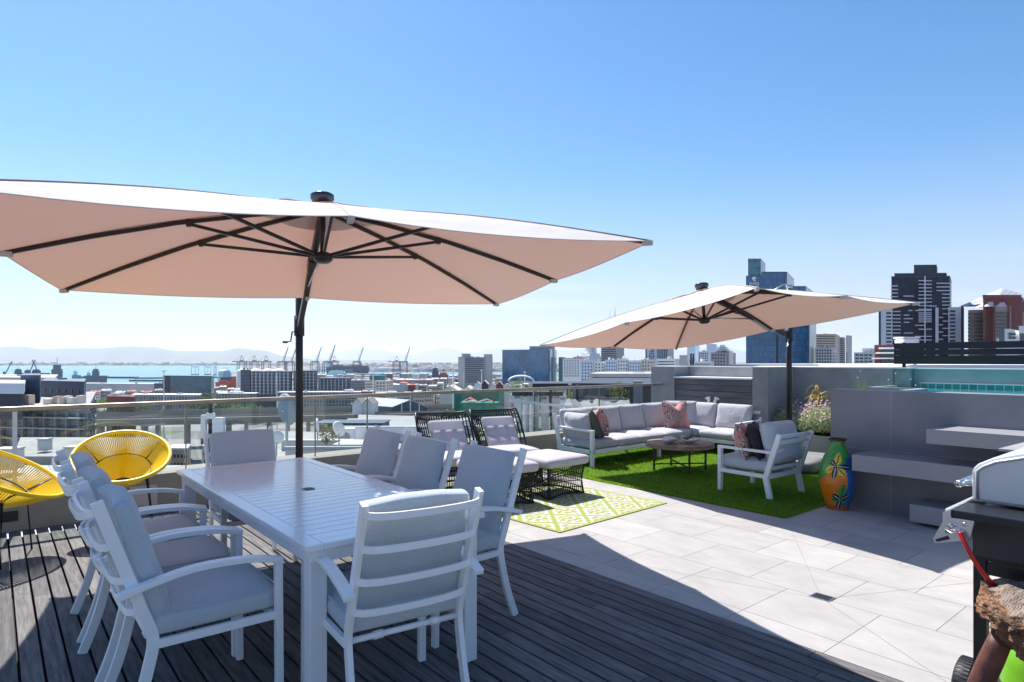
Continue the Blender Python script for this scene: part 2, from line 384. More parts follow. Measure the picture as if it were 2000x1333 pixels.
# lawn
import array
def grass_mesh():
    rnd = random.Random(3); vs = array.array('f'); N = 0
    areas = [((5.80, 9.60), (2.95, 7.04), 150000)]
    for (xa, xb), (ya, yb), n in areas:
        for i in range(n):
            x = rnd.uniform(xa, xb); y = rnd.uniform(ya, yb)
            if rnd.random() < .03: x = xa + rnd.uniform(-.02, .02)
            elif rnd.random() < .03: y = ya + rnd.uniform(-.02, .02)
            if x > 6.86 and y < 2.99: continue
            h = rnd.uniform(.018, .036); a = rnd.uniform(0, 2 * PI); wv = .0022 + .002 * rnd.random()
            lx, ly = rnd.gauss(0, .009) , rnd.gauss(-.003, .009); c, s_ = math.cos(a) * wv, math.sin(a) * wv
            vs.extend((x - c, y - s_, .004, x + c, y + s_, .004, x + lx, y + ly, h)); N += 1
    me = bpy.data.meshes.new('lawn_grass'); me.vertices.add(N * 3); me.vertices.foreach_set('co', vs)
    me.loops.add(N * 3); me.polygons.add(N); me.loops.foreach_set('vertex_index', range(N * 3))
    me.polygons.foreach_set('loop_start', range(0, N * 3, 3)); me.polygons.foreach_set('loop_total', [3] * N)
    me.update(calc_edges=True); return me
me = grass_mesh(); me.materials.append(mat('grass_blade', (.13, .27, .015), .55, noise=(4.5, .40), island=.4, trans=((.33, .60, .03), .48), spec=.3))
o = bpy.data.objects.new('lawn_grass', me); COL.objects.link(o); tag(o, kind='stuff', label='short bright green artificial grass around the sofa', cat='grass')
b = MB(); b.span((5.80, 2.95, -.004), (6.86, 7.05, .008)); b.span((6.86, 2.99, -.004), (9.6, 7.05, .008)); tag(b.build('lawn_backing', mat('lawn_backing', (.03, .07, .012), .9)), kind='structure')

# ------------------------------------------------------------------ parasols
canopy_m = mat('beige_canopy_fabric', (.93, .89, .84), .85, bump=(2.2, .55, .05), trans=((.35, .165, .115), .38))
def parasol(label, C, yaw, tx, ty, A, Bh, H, mast, coll, top, crank_side, seed, base=False):
    """A, Bh: half extents along local x, y; rib frame tilted; mast stands apart"""
    root = thing('cantilever_parasol', label, 'parasol', (mast[0], mast[1], 0), 0, 'cantilever parasols on the terrace')
    O = Vector((mast[0], mast[1], 0))
    T = Matrix.Translation(-O) @ Matrix.Translation(C) @ Matrix.Rotation(yaw, 4, 'Z') @ Matrix.Rotation(tx, 4, 'X') @ Matrix.Rotation(ty, 4, 'Y')
    tips = [(A, Bh), (0, Bh), (-A, Bh), (-A, 0), (-A, -Bh), (0, -Bh), (A, -Bh), (A, 0)]
    rnd = random.Random(seed)
    def surf(k, s, t):
        a = Vector((*tips[k], 0)); c = Vector((*tips[(k + 1) % 8], 0)); p = a.lerp(c, s) * t
        sg = 4 * s * (1 - s); edge = (c - a).length
        nrm = Vector((tips[k][0] * .5 + tips[(k + 1) % 8][0] * .5, tips[k][1] * .5 + tips[(k + 1) % 8][1] * .5, 0)).normalized()
        p -= nrm * .028 * edge * sg * t ** 3
        z = H * (1 - t) + .05 * math.sin(PI * t) - .03 * sg * t * t
        return Vector((p.x, p.y, z))
    b = MB(); NS, NT = 10, 16
    for k in range(8):
        vs = [surf(k, i / NS, .10 + .90 * j / NT) for j in range(NT + 1) for i in range(NS + 1)]
        fs = [(j * (NS + 1) + i, (j + 1) * (NS + 1) + i, (j + 1) * (NS + 1) + i + 1, j * (NS + 1) + i + 1) for j in range(NT) for i in range(NS)]
        b.add(vs, fs, T, True)
    can = b.build('canopy', canopy_m, root)
    b = MB(); hem = []
    for k in range(8):
        for i in range(NS): hem.append(surf(k, i / NS, 1.0))
    b.tube(hem, .003, 5, closed=True, M=T); b.build('hem', canopy_m, can)
    b = MB()
    for k in range(8): b.bar([surf(k, 0, .1 + .9 * j / 12) + Vector((0, 0, .002)) for j in range(13)], .022, .003, M=T)
    b.build('seam', canopy_m, can)
    # vent flap: second small layer, rippled
    b = MB(); n = 48; vs = []
    for j in range(5):
        t = j / 4
        for i in range(n):
            a = 2 * PI * i / n; rx, ry = .09 + .34 * t, .09 + .27 * t
            rip = .009 * t * math.sin(a * 8 + 1) * (0.5 + .5 * math.sin(a * 3 + seed))
            xx, yy = rx * math.cos(a), ry * math.sin(a); tt = max(abs(xx) / A, abs(yy) / Bh); vs.append((xx, yy, H * (1 - tt) + .05 * math.sin(PI * tt) + .014 + rip))
    b.add(vs, [(j * n + i, (j + 1) * n + i, (j + 1) * n + (i + 1) % n, j * n + (i + 1) % n) for j in range(4) for i in range(n)], T, True)
    b.build('vent_flap', canopy_m, root)
    cap = MB(); cap.lathe([(.001, H + .03), (.075, H + .03), (.075, H + .06), (.085, H + .065), (.085, H + .095), (.07, H + .105), (.001, H + .107)], 28, M=T, caps=False)
    cap.build('finial_cap', mat('solar_cap', (.05, .055, .065), .25, metal=.4), root)
    hub = Vector((0, 0, H - .36)); th = Vector((0, 0, H - .0))
    for k in range(8):
        tip = surf(k, 0, .985); tip.z -= .014
        path = [surf(k, 0, t) - Vector((0, 0, .018)) for t in (.03, .25, .5, .75)] + [tip]
        rb = MB(); rb.bar(path, .02, .028, M=T); r_ = rb.build('rib', dark_metal, root, bevel=.003)
        ts = .44 if k % 2 == 0 else .46
        e = surf(k, 0, ts) - Vector((0, 0, .035)); hs = hub + Vector((tips[k][0], tips[k][1], 0)).normalized() * .05
        st = MB(); st.bar([hs, e], .016, .022, M=T); st.box(tuple(e + Vector((0, 0, .006))), (.03, .03, .05), M=T); st.build('strut', dark_metal, r_)
        pk = MB(); q = surf(k, 0, 1.0); pk.box(tuple(q - Vector((0, 0, .012)) - Vector((tips[k][0], tips[k][1], 0)).normalized() * .03), (.07, .035, .03), math.atan2(tips[k][1], tips[k][0]), M=T); pk.build('rib_pocket', canopy_m, r_, bevel=.006)
    b = MB(); b.lathe([(.001, H - .41), (.045, H - .41), (.068, H - .39), (.068, H - .35), (.04, H - .335), (.001, H - .335)], 24, M=T, caps=False)
    b.tube([(0, 0, H - .34), (0, 0, H + .03)], .021, 12, M=T); b.build('runner_hub', dark_metal, root)
    # mast, collar, arm
    b = MB(); b.tube([(0, 0, .05 if base else .02), (0, 0, top)], .038, 20); b.build('mast', dark_metal, root)
    dirv = (T @ Vector((0, 0, H - .02))) - Vector((0, 0, coll)); dn = dirv.normalized(); hz = Vector((dn.x, dn.y, 0)).normalized()
    b = MB(); b.tube([(0, 0, coll - .11), (0, 0, coll + .10)], .052, 20); b.tube([hz * .03 + Vector((0, 0, coll)), hz * .11 + Vector((0, 0, coll + .02))], .03, 12); b.build('collar', black_plastic, root)
    a0 = Vector((0, 0, coll)) + hz * .09; a1 = T @ Vector((0, 0, H - .02))
    b = MB(); b.bar([a0, a1], .05, .062); am = a0.lerp(a1, .62); b.bar([a0.lerp(a1, .58), a0.lerp(a1, .66)], .07, .085); b.build('arm', dark_metal, root, bevel=.008)
    b = MB(); b.tube([a0.lerp(a1, .45) - Vector((0, 0, .03)), T @ Vector((0, 0, H - .34))], .008, 8); b.tube([T @ hub, T @ (surf(5 if abs(yaw) > .25 else 3, 0, .3) - Vector((0, 0, .03)))], .007, 8); b.build('stay_rod', steel, root)
    # tie from mast head over the canopy
    ah = (T @ (surf(1, 0, .80) if A > Bh else surf(7, 0, .80))) + Vector((0, 0, .04))
    mh = Vector((0, 0, top)); b = MB(); b.tube([mh - hz * .02, mh + hz * .07 + Vector((0, 0, .035)), mh + hz * .16 + Vector((0, 0, .01)), mh + hz * .42 - Vector((0, 0, .11))], .011, 10); b.tube([(0, 0, top - .03), (0, 0, top + .02)], .045, 16)
    b.build('mast_head', steel, root)
    cs = Vector((crank_side[0], crank_side[1], 0)); z = coll - .07
    b = MB(); b.tube([cs * .045 + Vector((0, 0, z)), cs * .10 + Vector((0, 0, z)), cs * .12 + Vector((0, 0, z - .10)), cs * .19 + Vector((0, 0, z - .11))], .007, 8); b.tube([cs * .17 + Vector((0, 0, z - .11)), cs * .22 + Vector((0, 0, z - .11))], .012, 8)
    b.build('crank', dark_metal if not base else steel, root)
    return root
U1 = parasol('large beige cantilever parasol open over the white dining table', Vector((1.87, 4.438, 2.181)), -.293, -.066, -.005, 1.92, 1.376, .45, (2.47, 6.48), 1.87, 2.56, (-.9, -.4), 1)
b = MB(); b.box((0, 0, .012), (.42, .42, .024)); b.build('base_plate', dark_metal, U1, bevel=.004)
U2 = parasol('beige cantilever parasol behind the white armchair, shading the lawn', Vector((6.93, 4.552, 1.931)), -.188, -.116, .008, 1.292, 1.895, .45, (8.7, 4.35), 1.88, 2.55, (-.9, -.3), 2, base=True)
for i, (dx, dy) in enumerate(((-.28, -.30), (.28, -.26), (-.26, .28), (.28, .28))):
    b = MB(); b.soft((.50, .50, .16), .05, 0, (6, 6, 3), M=Matrix.Translation((dx, dy, .1)) @ Matrix.Rotation(R(8), 4, 'Z'))
    b.build('base_weight', mat('base_weight_grey', (.22, .22, .22), .6, noise=(20, .1)), U2)

# ------------------------------------------------------------------ dining set
def cq(pts, n=5):
    """Catmull-Rom through points"""
    P = [Vector(p) for p in pts]; out = []
    for i in range(len(P) - 1):
        p0 = P[max(i - 1, 0)]; p1 = P[i]; p2 = P[i + 1]; p3 = P[min(i + 2, len(P) - 1)]
        for k in range(n):
            t = k / n; out.append(.5 * ((2 * p1) + (p2 - p0) * t + (2 * p0 - 5 * p1 + 4 * p2 - p3) * t * t + (3 * p1 - p0 - 3 * p2 + p3) * t ** 3))
    return out + [P[-1]]
def dining_chair():
    root = thing('dining_chair', '-', 'chair', group='white dining chairs around the table')
    prof = [(-.305, 0), (-.245, .16), (-.205, .31), (-.19, .42), (-.225, .53), (-.262, .64), (-.375, .975)]
    def post(z):
        for (y0, z0), (y1, z1) in zip(prof, prof[1:]):
            if z <= z1: return y0 + (y1 - y0) * (z - z0) / (z1 - z0)
        return prof[-1][0]
    for s in (-1, 1):
        b = MB(); b.bar(cq([(s * .243, y, z) for y, z in prof]), .024, .042, up=(1, 0, 0)) if False else b.bar(cq([(s * .243, y, z) for y, z in prof], 6), .042, .024, up=(1, 0, 0))
        b.build('back_leg', white_metal, root, bevel=.003)
        b = MB(); b.bar([(s * .285, .285, 0), (s * .285, .28, .635)], .036, .03, up=(0, 1, 0)); b.build('front_leg', white_metal, root, bevel=.003)
        b = MB(); b.bar(cq([(s * .285, .296, .638), (s * .285, .15, .668), (s * .283, -.05, .672), (s * .278, -.22, .640), (s * .276, -.315, .612)], 5), .046, .024); b.build('armrest', white_metal, root, bevel=.004)
        b = MB(); b.bar([(s * .25, -.19, .395), (s * .27, .27, .40)], .024, .034); b.build('seat_rail', white_metal, root, bevel=.003)
    b = MB(); b.bar([(-.257, .27, .40), (.257, .27, .40)], .024, .034); b.build('front_rail', white_metal, root, bevel=.003)
    b = MB(); b.tube([(-.243, -.19, .40), (.243, -.19, .40)], .0125, 10)
    for sx_ in (-.12, .13): b.tube([(sx_ - .02, -.19, .40), (sx_ + .02, -.19, .40)], .017, 10)
    b.build('rear_rail', white_metal, root)
    for z in (.935, .80, .665, .535):
        y = post(z); n = 12
        b = MB(); b.bar([(.243 * math.cos(PI * i / n) * -1, y - .050 * (1 - (2 * i / n - 1) ** 4), z - .012 * math.sin(PI * i / n)) for i in range(n + 1)], .012, .028); b.build('back_slat', white_metal, root, bevel=.002)
    b = MB()
    def seatf(o, x, y, z):
        o.z -= .012 * (x * x) * (1 if z > 0 else 0); o.z += .008 * mnoise.noise(Vector((o.x * 9, o.y * 8, 5))) * (1 if z > 0 else 0); return o
    b.soft((.51, .50, .095), .03, .013, (12, 12, 4), M=Matrix.Translation((0, .055, .467)), fn=seatf); sc_ = b.build('seat_cushion', cushion_grey, root)
    b = MB(); b.tube([(.252, -.16, .508), (.252, .27, .508), (.235, .297, .508), (-.235, .297, .508), (-.252, .27, .508), (-.252, -.16, .508)], .0035, 6); b.build('piping', cushion_grey, sc_)
    y0, z0, y1, z1 = -.175, .44, -.322, .915
    ln = math.hypot(y1 - y0, z1 - z0); ang = math.atan2(y0 - y1, z1 - z0)
    M = Matrix.Translation(((0, (y0 + y1) / 2 + .035, (z0 + z1) / 2 + .022))) @ Matrix.Rotation(ang, 4, 'X') @ Matrix.Rotation(PI / 2, 4, 'X')
    def bf(o, x, y, z):
        # local: x width, y along height (up), z thickness toward the back(-)
        o.z += .030 * (x * x) * 1.0 - .02
        o.x *= 1 - .01 * max(0, y) ** 2; o.z += .010 * mnoise.noise(Vector((o.x * 9, o.y * 7, 2)))
        if y > .8: o.z -= .0 * (y - .8)
        o.z += .006 * math.sin(o.x * 17 + o.y * 5) * (1 - abs(y))
        return o
    b = MB(); b.soft((.466, ln + .05, .066), .018, .012, (16, 20, 4), M=M, fn=bf)
    b.build('back_cushion', cushion_grey, root)
    return root
ch = dining_chair()
spots = [((.67, 3.02), -90, 'white dining chair nearest the camera in the row left of the table'),
         ((.66, 3.64), -89, 'white dining chair in the middle of the row left of the table'),
         ((.67, 4.27), -91, 'white dining chair farthest from the camera in the row left of the table'),
         ((1.335, 2.46), -7, 'white dining chair at the near table end, its curved slatted back toward us'),
         ((2.065, 3.08), 91, 'white dining chair right of the table nearest the camera, blue-grey back facing us'),
         ((2.02, 3.74), 88, 'white dining chair in the middle of the row right of the table'),
         ((2.03, 4.37), 90, 'white dining chair farthest away in the row right of the table'),
         ((1.47, 4.73), 180, 'white dining chair at the far end of the table by the glass railing')]
for i, ((x, y), a, lb) in enumerate(spots): place(ch, i > 0, (x, y, 0), R(a), lb)
# table
TX0, TX1, TY0, TY1, TZ = .985, 1.90, 2.51, 4.86, .74
tb = thing('dining_table', 'long white slatted metal dining table under the large parasol', 'table', ((TX0 + TX1) / 2, (TY0 + TY1) / 2, 0))
hx, hy = (TX1 - TX0) / 2, (TY1 - TY0) / 2
table_metal = mat('white_table_coat', (.88, .88, .89), .2, spec=.6, coat=.3)
b = MB(); f = .075
b.span((-hx, -hy, .712), (-hx + f, hy, .74)); b.span((hx - f, -hy, .712), (hx, hy, .74)); b.span((-hx + f, -hy, .712), (hx - f, -hy + f, .74)); b.span((-hx + f, hy - f, .712), (hx - f, hy, .74))
b.build('top_frame', table_metal, tb, bevel=.004)
b = MB(); y = -hy + f + .003; n = 26; sl = (2 * hy - 2 * f - .003) / n
for i in range(n):
    if i == 12: 
        b.span((-hx + f + .002, y, .716), (-.03, y + sl - .005, .7385)); b.span((.03, y, .716), (hx - f - .002, y + sl - .005, .7385))
    else: b.span((-hx + f + .002, y, .716), (hx - f - .002, y + sl - .005, .7385))
    y += sl
b.build('slatted_top', table_metal, tb, bevel=.0015)
b = MB(); b.lathe([(.024, .738), (.036, .738), (.036, .742), (.024, .742)], 24, M=Matrix.Translation((0, -.045, 0)), caps=False); b.build('parasol_hole_ring', mat('grey_ring', (.2, .2, .22), .4), tb)
b = MB(); e = .035
for s in (-1, 1): b.span((s * (hx - e) - .011, -hy + e, .655), (s * (hx - e) + .011, hy - e, .711)); b.span((-hx + e, s * (hy - e) - .011, .6555), (hx - e, s * (hy - e) + .011, .7105))
b.build('apron', table_metal, tb, bevel=.002)
for s in (-1, 1):
    for q in (-1, 1):
        b = MB(); b.box((s * (hx - .065), q * (hy - .065), .327), (.075, .075, .654)); b.build('leg', table_metal, tb, bevel=.005)

# ------------------------------------------------------------------ yellow cord chairs
def cord_chair(label, C, face, tilt, rad, feet=True):
    root = thing('cord_armchair', label, 'chair', (C[0], C[1], 0), 0, 'yellow cord chairs by the glass railing')
    fd = Vector((math.cos(face), math.sin(face), 0)); e1 = Vector((-fd.y, fd.x, 0)); e2 = Vector((fd.x * math.cos(tilt), fd.y * math.cos(tilt), -math.sin(tilt)))
    nn = Vector((fd.x * math.sin(tilt), fd.y * math.sin(tilt), math.cos(tilt)))
    c = Vector((0, 0, C[2])); n = 72
    rim = [c + e1 * rad * math.cos(2 * PI * i / n) + e2 * rad * 1.03 * math.sin(2 * PI * i / n) for i in range(n)]
    b = MB(); b.tube(rim, .0165, 10, closed=True); b.build('rim', yellow_cord, root)
    hub = c - nn * .27 + e2 * .03
    hr = .065
    b = MB(); nc = 128
    for i in range(nc):
        a = 2 * PI * i / nc; p = c + e1 * rad * math.cos(a) + e2 * rad * 1.03 * math.sin(a)
        h = hub + e1 * hr * math.cos(a) + e2 * hr * math.sin(a)
        q = p.lerp(h, .5) - nn * .018
        b.tube([p, q, h], .0060, 4)
    b.build('cords', yellow_cord, root)
    b = MB(); b.tube([hub + e1 * hr * math.cos(2 * PI * i / 24) + e2 * hr * math.sin(2 * PI * i / 24) for i in range(24)], .008, 8, closed=True); b.build('seat_ring', black_plastic, root)
    br = c - nn * .14; r2 = rad * .58
    b = MB(); b.tube([br + e1 * (r2 + .01) * math.cos(2 * PI * i / 40) + e2 * (r2 + .01) * math.sin(2 * PI * i / 40) for i in range(40)], .006, 8, closed=True)
    b.build('support_ring', dark_metal, root)
    for a in (R(35), R(145), R(215), R(325)):
        p = br + e1 * (r2 + .01) * math.cos(a) + e2 * (r2 + .01) * math.sin(a)
        rim_p = c + e1 * rad * .97 * math.cos(a) + e2 * rad * .97 * math.sin(a) - nn * .02
        hd = Vector((p.x, p.y, 0)).normalized(); ft = Vector((p.x, p.y, 0)) + hd * .06
        l_ = MB(); l_.tube([rim_p, p, ft], .0075, 8); l_.build('leg', dark_metal, root)
    return root
cord_chair('yellow cord chair with round rim at the centre, behind the left dining chairs', (.865, 6.36, .675), R(-99), R(28), .365)
cord_chair('yellow cord chair cut off by the left edge of the picture', (.073, 6.083, .669), R(-22.5), R(28.8), .404)

# ------------------------------------------------------------------ wicker loungers and ottomans
boucle = mat('lilac_grey_tufted_fabric', (.50, .47, .50), .95, noise=(90, .12), bump=(120, .7, .006), sheen=.3)
def hour(z, w, wt):  # waisted side profile, z 0..h
    return w * (1 - .06 * math.sin(PI * z)) + (wt - w) * z ** 3
def wicker_skirt(b, w, d, h, wt, dt, sides='fblr', arch=.03):
    """slatted waisted skirt: vertical cane + hoops"""
    def pt(u, side, z):
        ww = hour(z, w, wt) / 2; dd = hour(z, d, dt) / 2; bow = .03 * (1 - u * u)
        zz = z * h + arch * (1 - u * u) * (1 - z)
        if side == 'f': return (u * ww, dd - bow * .8, zz)
        if side == 'b': return (u * ww, -dd + bow * .8, zz)
        if side == 'l': return (-ww + bow * .8, u * dd, zz)
        return (ww - bow * .8, u * dd, zz)
    for sd_ in sides:
        n = 19
        for i in range(1, n):
            u = -1 + 2 * i / n
            b.tube([pt(u, sd_, z) for z in (0, .25, .5, .75, .9, 1)], .0048, 5)
        for z in (.2, .42, .64, .84): b.tube([pt(-1 + 2 * i / 10, sd_, z) for i in range(11)], .0055, 5)
    return pt
def ottoman(label, loc, rz):
    root = thing('wicker_ottoman', label, 'ottoman', loc, rz, 'wicker ottomans on the lime rug')
    w, d, h = .55, .56, .335
    b = MB(); pt = wicker_skirt(b, w, d, h, .575, .585); b.build('wicker_side', black_wicker, root)
    b = MB()
    for sd_ in 'fblr':
        b.tube([pt(-1 + 2 * i / 10, sd_, 0) for i in range(11)], .011, 8); b.tube([pt(-1 + 2 * i / 10, sd_, 1) for i in range(11)], .010, 8)
    for (u, sd_) in ((-1, 'f'), (1, 'f'), (-1, 'b'), (1, 'b')): b.tube([pt(u, sd_, z / 8) for z in range(9)], .012, 8)
    b.tube([(-.24, .2, .30), (.24, -.2, .02)], .007, 6)
    b.build('frame', black_wicker, root)
    b = MB(); b.soft((.66, .68, .10), .045, .022, (16, 16, 4), M=Matrix.Translation((0, 0, .385))); b.build('cushion', boucle, root)
    return root
def lounger(label, loc, rz):
    root = thing('wicker_armchair', label, 'lounge chair', loc, rz, 'black wicker loungers in front of the glass railing')
    # local +y = facing direction, x width; back top at y=-.42
    w = .60
    b = MB(); pt = wicker_skirt(b, w, .62, .30, w, .62)
    M = Matrix.Identity(4)
    def bk(u, t):  # back surface; t 0 seat .. 1 top
        y = -.24 - .37 * t - .02 * math.sin(PI * t); z = .30 + .53 * t; hw = w / 2 + .02 + .03 * math.sin(PI * t * .8)
        wing = .11 * abs(u) ** 3
        return (u * hw, y + wing + .03 * (1 - u * u) * 0, z + .02 * abs(u) ** 4 * t)
    n = 21
    for i in range(n + 1): b.tube([bk(-1 + 2 * i / n, t / 8) for t in range(9)], .0055, 5)
    for t in (.1, .3, .5, .68, .80, .88, .95): b.tube([bk(-1 + 2 * i / 12, t) for i in range(13)], .006, 5)
    # second rear layer gives the depth of the woven shell
    for i in range(n + 1):
        p = bk(-1 + 2 * i / n, 1); q = bk(-1 + 2 * i / n, .1); b.tube([p, (p[0] * .98, p[1] - .045, p[2] - .05), (q[0] * .9, q[1] - .05, q[2] - .02)], .0045, 5)
    b.build('wicker_shell', black_wicker, root)
    b = MB(); b.tube([bk(-1, 0)] + [bk(-1, t / 6) for t in range(1, 6)] + [(bk(-1, 1)[0] + .01, bk(-1, 1)[1], bk(-1, 1)[2] - .0)] + [bk(-1 + 2 * i / 12, 1) for i in range(1, 12)] + [bk(1, 1)] + [bk(1, 1 - t / 6) for t in range(1, 7)], .0135, 8)
    for sd_ in 'fblr':
        b.tube([pt(-1 + 2 * i / 10, sd_, 0) for i in range(11)], .011, 8); b.tube([pt(-1 + 2 * i / 10, sd_, 1) for i in range(11)], .011, 8)
    for (u, sd_) in ((-1, 'f'), (1, 'f'), (-1, 'b'), (1, 'b')): b.tube([pt(u, sd_, z / 8) for z in range(9)], .012, 8)
    b.build('frame', black_wicker, root)
    b = MB(); b.soft((.55, .54, .11), .045, .02, (14, 14, 4), M=Matrix.Translation((0, .06, .355))); b.build('seat_cushion', boucle, root)
    ang = math.atan2(.36, .50)
    M = Matrix.Translation((-.035, -.345, .54)) @ Matrix.Rotation(ang + PI / 2, 4, 'X')
    # tufted lower part: lobes
    def tuft(o, x, y, z):
        if z > 0 or True:
            if y < .28:
                lob = abs(math.cos(x * PI * 1.5)) * abs(math.cos((y - .28) * PI * 1.15)); o.z += (.075 * lob - .04) * (1 if z > 0 else -.3)
            else: o.z += .012 * (1 - x * x) * (1 if z > 0 else 0)
        return o
    b = MB(); b.soft((.46, .50, .09), .04, .012, (30, 34, 4), M=M, fn=tuft); b.build('back_cushion', boucle, root)
    return root
lounger('black wicker lounger on the left of the pair, tufted lilac cushion', (4.20, 6.10, .006), R(180 - 13))
lounger('black wicker lounger on the right of the pair, tufted lilac cushion', (5.02, 6.10, .006), R(180 - 13))
ottoman('black wicker ottoman with pale cushion, nearer the dining table', (4.13, 5.24, .006), R(180 - 8))
ottoman('black wicker ottoman with pale cushion, nearer the lawn', (4.86, 5.22, .006), R(180 + 2))
# rug with woven diamond pattern as vertex colour
def rug():
    W, Ln = 1.66, 2.45; nx, ny = 150, 222; vs = []; cols = []
    for j in range(ny + 1):
        for i in range(nx + 1):
            x = W * i / nx; y = Ln * j / ny; vs.append((x, y, .005 + .0012 * math.sin(x * 9) * math.sin(y * 7)))
    fs = []; lime = (.29, .33, .055, 1); wh = (.50, .49, .48, 1)
    rr = random.Random(5)
    for j in range(ny):
        for i in range(nx):
            a = j * (nx + 1) + i; fs.append((a, a + 1, a + nx + 2, a + nx + 1))
            x = W * (i + .5) / nx; y = Ln * (j + .5) / ny
            if min(x, W - x, y, Ln - y) < .03: c = lime
            else:
                u = x / .415; v = y / .49; p = (u + v) % 1 - .5; q = (u - v) % 1 - .5; s_ = 2 * max(abs(p), abs(q)) + .035 * math.sin(y * 90)
                if s_ > .86: c = lime
                elif s_ > .60: c = wh if (s_ > .68 or math.sin(y * 88) > 0) else lime
                elif s_ > .52: c = lime
                else: c = wh if math.sin((y + .012 * math.sin(x * 62)) * 84) > .25 else lime
            f_ = rr.uniform(.9, 1.06); cols.append((c[0] * f_, c[1] * f_, c[2] * f_, 1))
    me = bpy.data.meshes.new('patterned_rug'); me.from_pydata(vs, [], fs)
    ca = me.color_attributes.new('Col', 'FLOAT_COLOR', 'CORNER'); d = []
    for c in cols: d += list(c) * 4
    ca.data.foreach_set('color', d); me.materials.append(vcol_mat('woven_rug', .85, bump=(300, .3, .003)))
    o = bpy.data.objects.new('patterned_rug', me); COL.objects.link(o); o.location = (3.80, 3.94, .001); o.rotation_euler = (0, 0, R(3.5))
    tag(o, 'lime green and white outdoor rug with diamond pattern under the ottomans', 'rug')
    b = MB(); b.span((-.006, -.006, 0), (W + .006, Ln + .006, .0015)); e = b.build('rug_edge', mat('rug_edge', (.03, .035, .01), .9), o)
rug()

# ------------------------------------------------------------------ sofa, armchair, coffee table
def white_frame(b, segs, w=.05, h=.045):
    for a, c in segs: b.bar([a, c], w, h)
sofa = thing('corner_sofa', 'white framed corner sofa with pale grey cushions on the lawn', 'sofa', (6.43, 6.02, 0))
# local coords: origin at left front corner; x to the right, y to the railing
RX = 2.42  # front edge x of right wing
b = MB(); b.bar([(0, 0, .225), (RX, 0, .225)], .05, .055); b.bar([(0, .68, .225), (3.05, .68, .225)], .05, .055); b.bar([(RX, 0, .225), (RX, -.72, .225)], .05, .055); b.bar([(3.05, .68, .225), (3.05, -.72, .225)], .05, .055)
b.bar([(RX, -.72, .225), (3.05, -.72, .225)], .05, .055); b.bar([(0, 0, .225), (0, .62, .225)], .05, .055)
b.build('seat_frame', white_metal, sofa, bevel=.004)
for p in ((1.5, .005), (3.02, .6), (1.5, .66)):
    b = MB(); b.bar([(*p, 0), (*p, .20)], .045, .045, up=(0, 1, 0)); b.build('leg', white_metal, sofa, bevel=.003)
# left arm (along y)
for nm, fr, bk_ in (('arm', (0, -.0), (0, .62)), ('arm', (RX + .02, -.76), (3.05, -.76))):
    v = Vector((bk_[0] - fr[0], bk_[1] - fr[1], 0)); u = v.normalized()
    b = MB(); f0 = Vector((fr[0], fr[1], 0)); k0 = Vector((bk_[0], bk_[1], 0))
    b.bar([f0, f0 + Vector((0, 0, .50))], .05, .05, up=(0, 1, 0))
    b.bar([f0 - u * .025 + Vector((0, 0, .515)), k0 + u * .10 + Vector((0, 0, .53))], .055, .032)
    b.bar([k0 - u * .02, k0 + u * .02 + Vector((0, 0, .22)), k0 + u * .15 + Vector((0, 0, .72))], .05, .045, up=(-u.y, u.x, 0))
    b.build(nm, white_metal, sofa, bevel=.004)
b = MB(); b.bar([(0, .76, .66), (3.15, .76, .66)], .03, .05); b.bar([(0, .72, .46), (3.12, .72, .46)], .03, .04); b.bar([(3.15, .76, .66), (3.15, -.76, .66)], .03, .05); b.bar([(3.10, .76, .46), (3.10, -.76, .46)], .03, .04); b.build('back_rail', white_metal, sofa, bevel=.004)
def soft_obj(name, m, parent, size, loc, rot, r=.05, puff=.03, seg=(12, 10, 4), seed=0, wr=.004):
    E = Matrix.Translation(loc) @ Matrix.Rotation(rot[2], 4, 'Z') @ Matrix.Rotation(rot[1], 4, 'Y') @ Matrix.Rotation(rot[0], 4, 'X')
    def fn(o, x, y, z):
        q = o * 6 + Vector((seed * 3.1, 0, 0)); nv = mnoise.noise(q); o2 = o.copy(); o2.z += nv * wr * 2.2; o2.x += mnoise.noise(q * 1.7) * wr; 
        e = max(abs(x), abs(y))
        if e > .75: o2.z *= 1 - .25 * (e - .75) / .25
        return o2
    b = MB(); b.soft(size, r, puff, seg, M=E, fn=fn); return b.build(name, m, parent)
for i, (a, c) in enumerate(((.03, .55), (.56, 1.10), (1.11, 1.68), (1.69, 2.36))):
    soft_obj('seat_cushion', sofa_fabric, sofa, (c - a, .66, .135), ((a + c) / 2, .33, .315), (0, 0, 0), .04, .018, (12, 12, 4), i)
for i, (a, c) in enumerate(((-.70, -.08), (-.07, .60))):
    soft_obj('seat_cushion', sofa_fabric, sofa, (.66, c - a, .135), (RX + .31, (a + c) / 2, .3155), (0, 0, 0), .04, .018, (12, 12, 4), 7 + i)
for i, (a, c) in enumerate(((.06, .70), (.71, 1.32), (1.33, 1.90), (1.91, 2.50))):
    soft_obj('back_cushion', sofa_fabric, sofa, (c - a, .43, .13), ((a + c) / 2, .655, .575), (R(90 - 14), 0, 0), .05, .04, (14, 12, 4), 11 + i, .006)
soft_obj('back_cushion', sofa_fabric, sofa, (.58, .44, .13), (2.78, .52, .585), (R(90 - 14), 0, R(-50)), .05, .04, (14, 12, 4), 17, .006)
for i, (a, c) in enumerate(((-.70, -.08), (-.07, .50))):
    soft_obj('back_cushion', sofa_fabric, sofa, (c - a, .43, .13), (2.97, (a + c) / 2, .575), (R(90 - 14), 0, R(-90)), .05, .04, (14, 12, 4), 21 + i, .006)
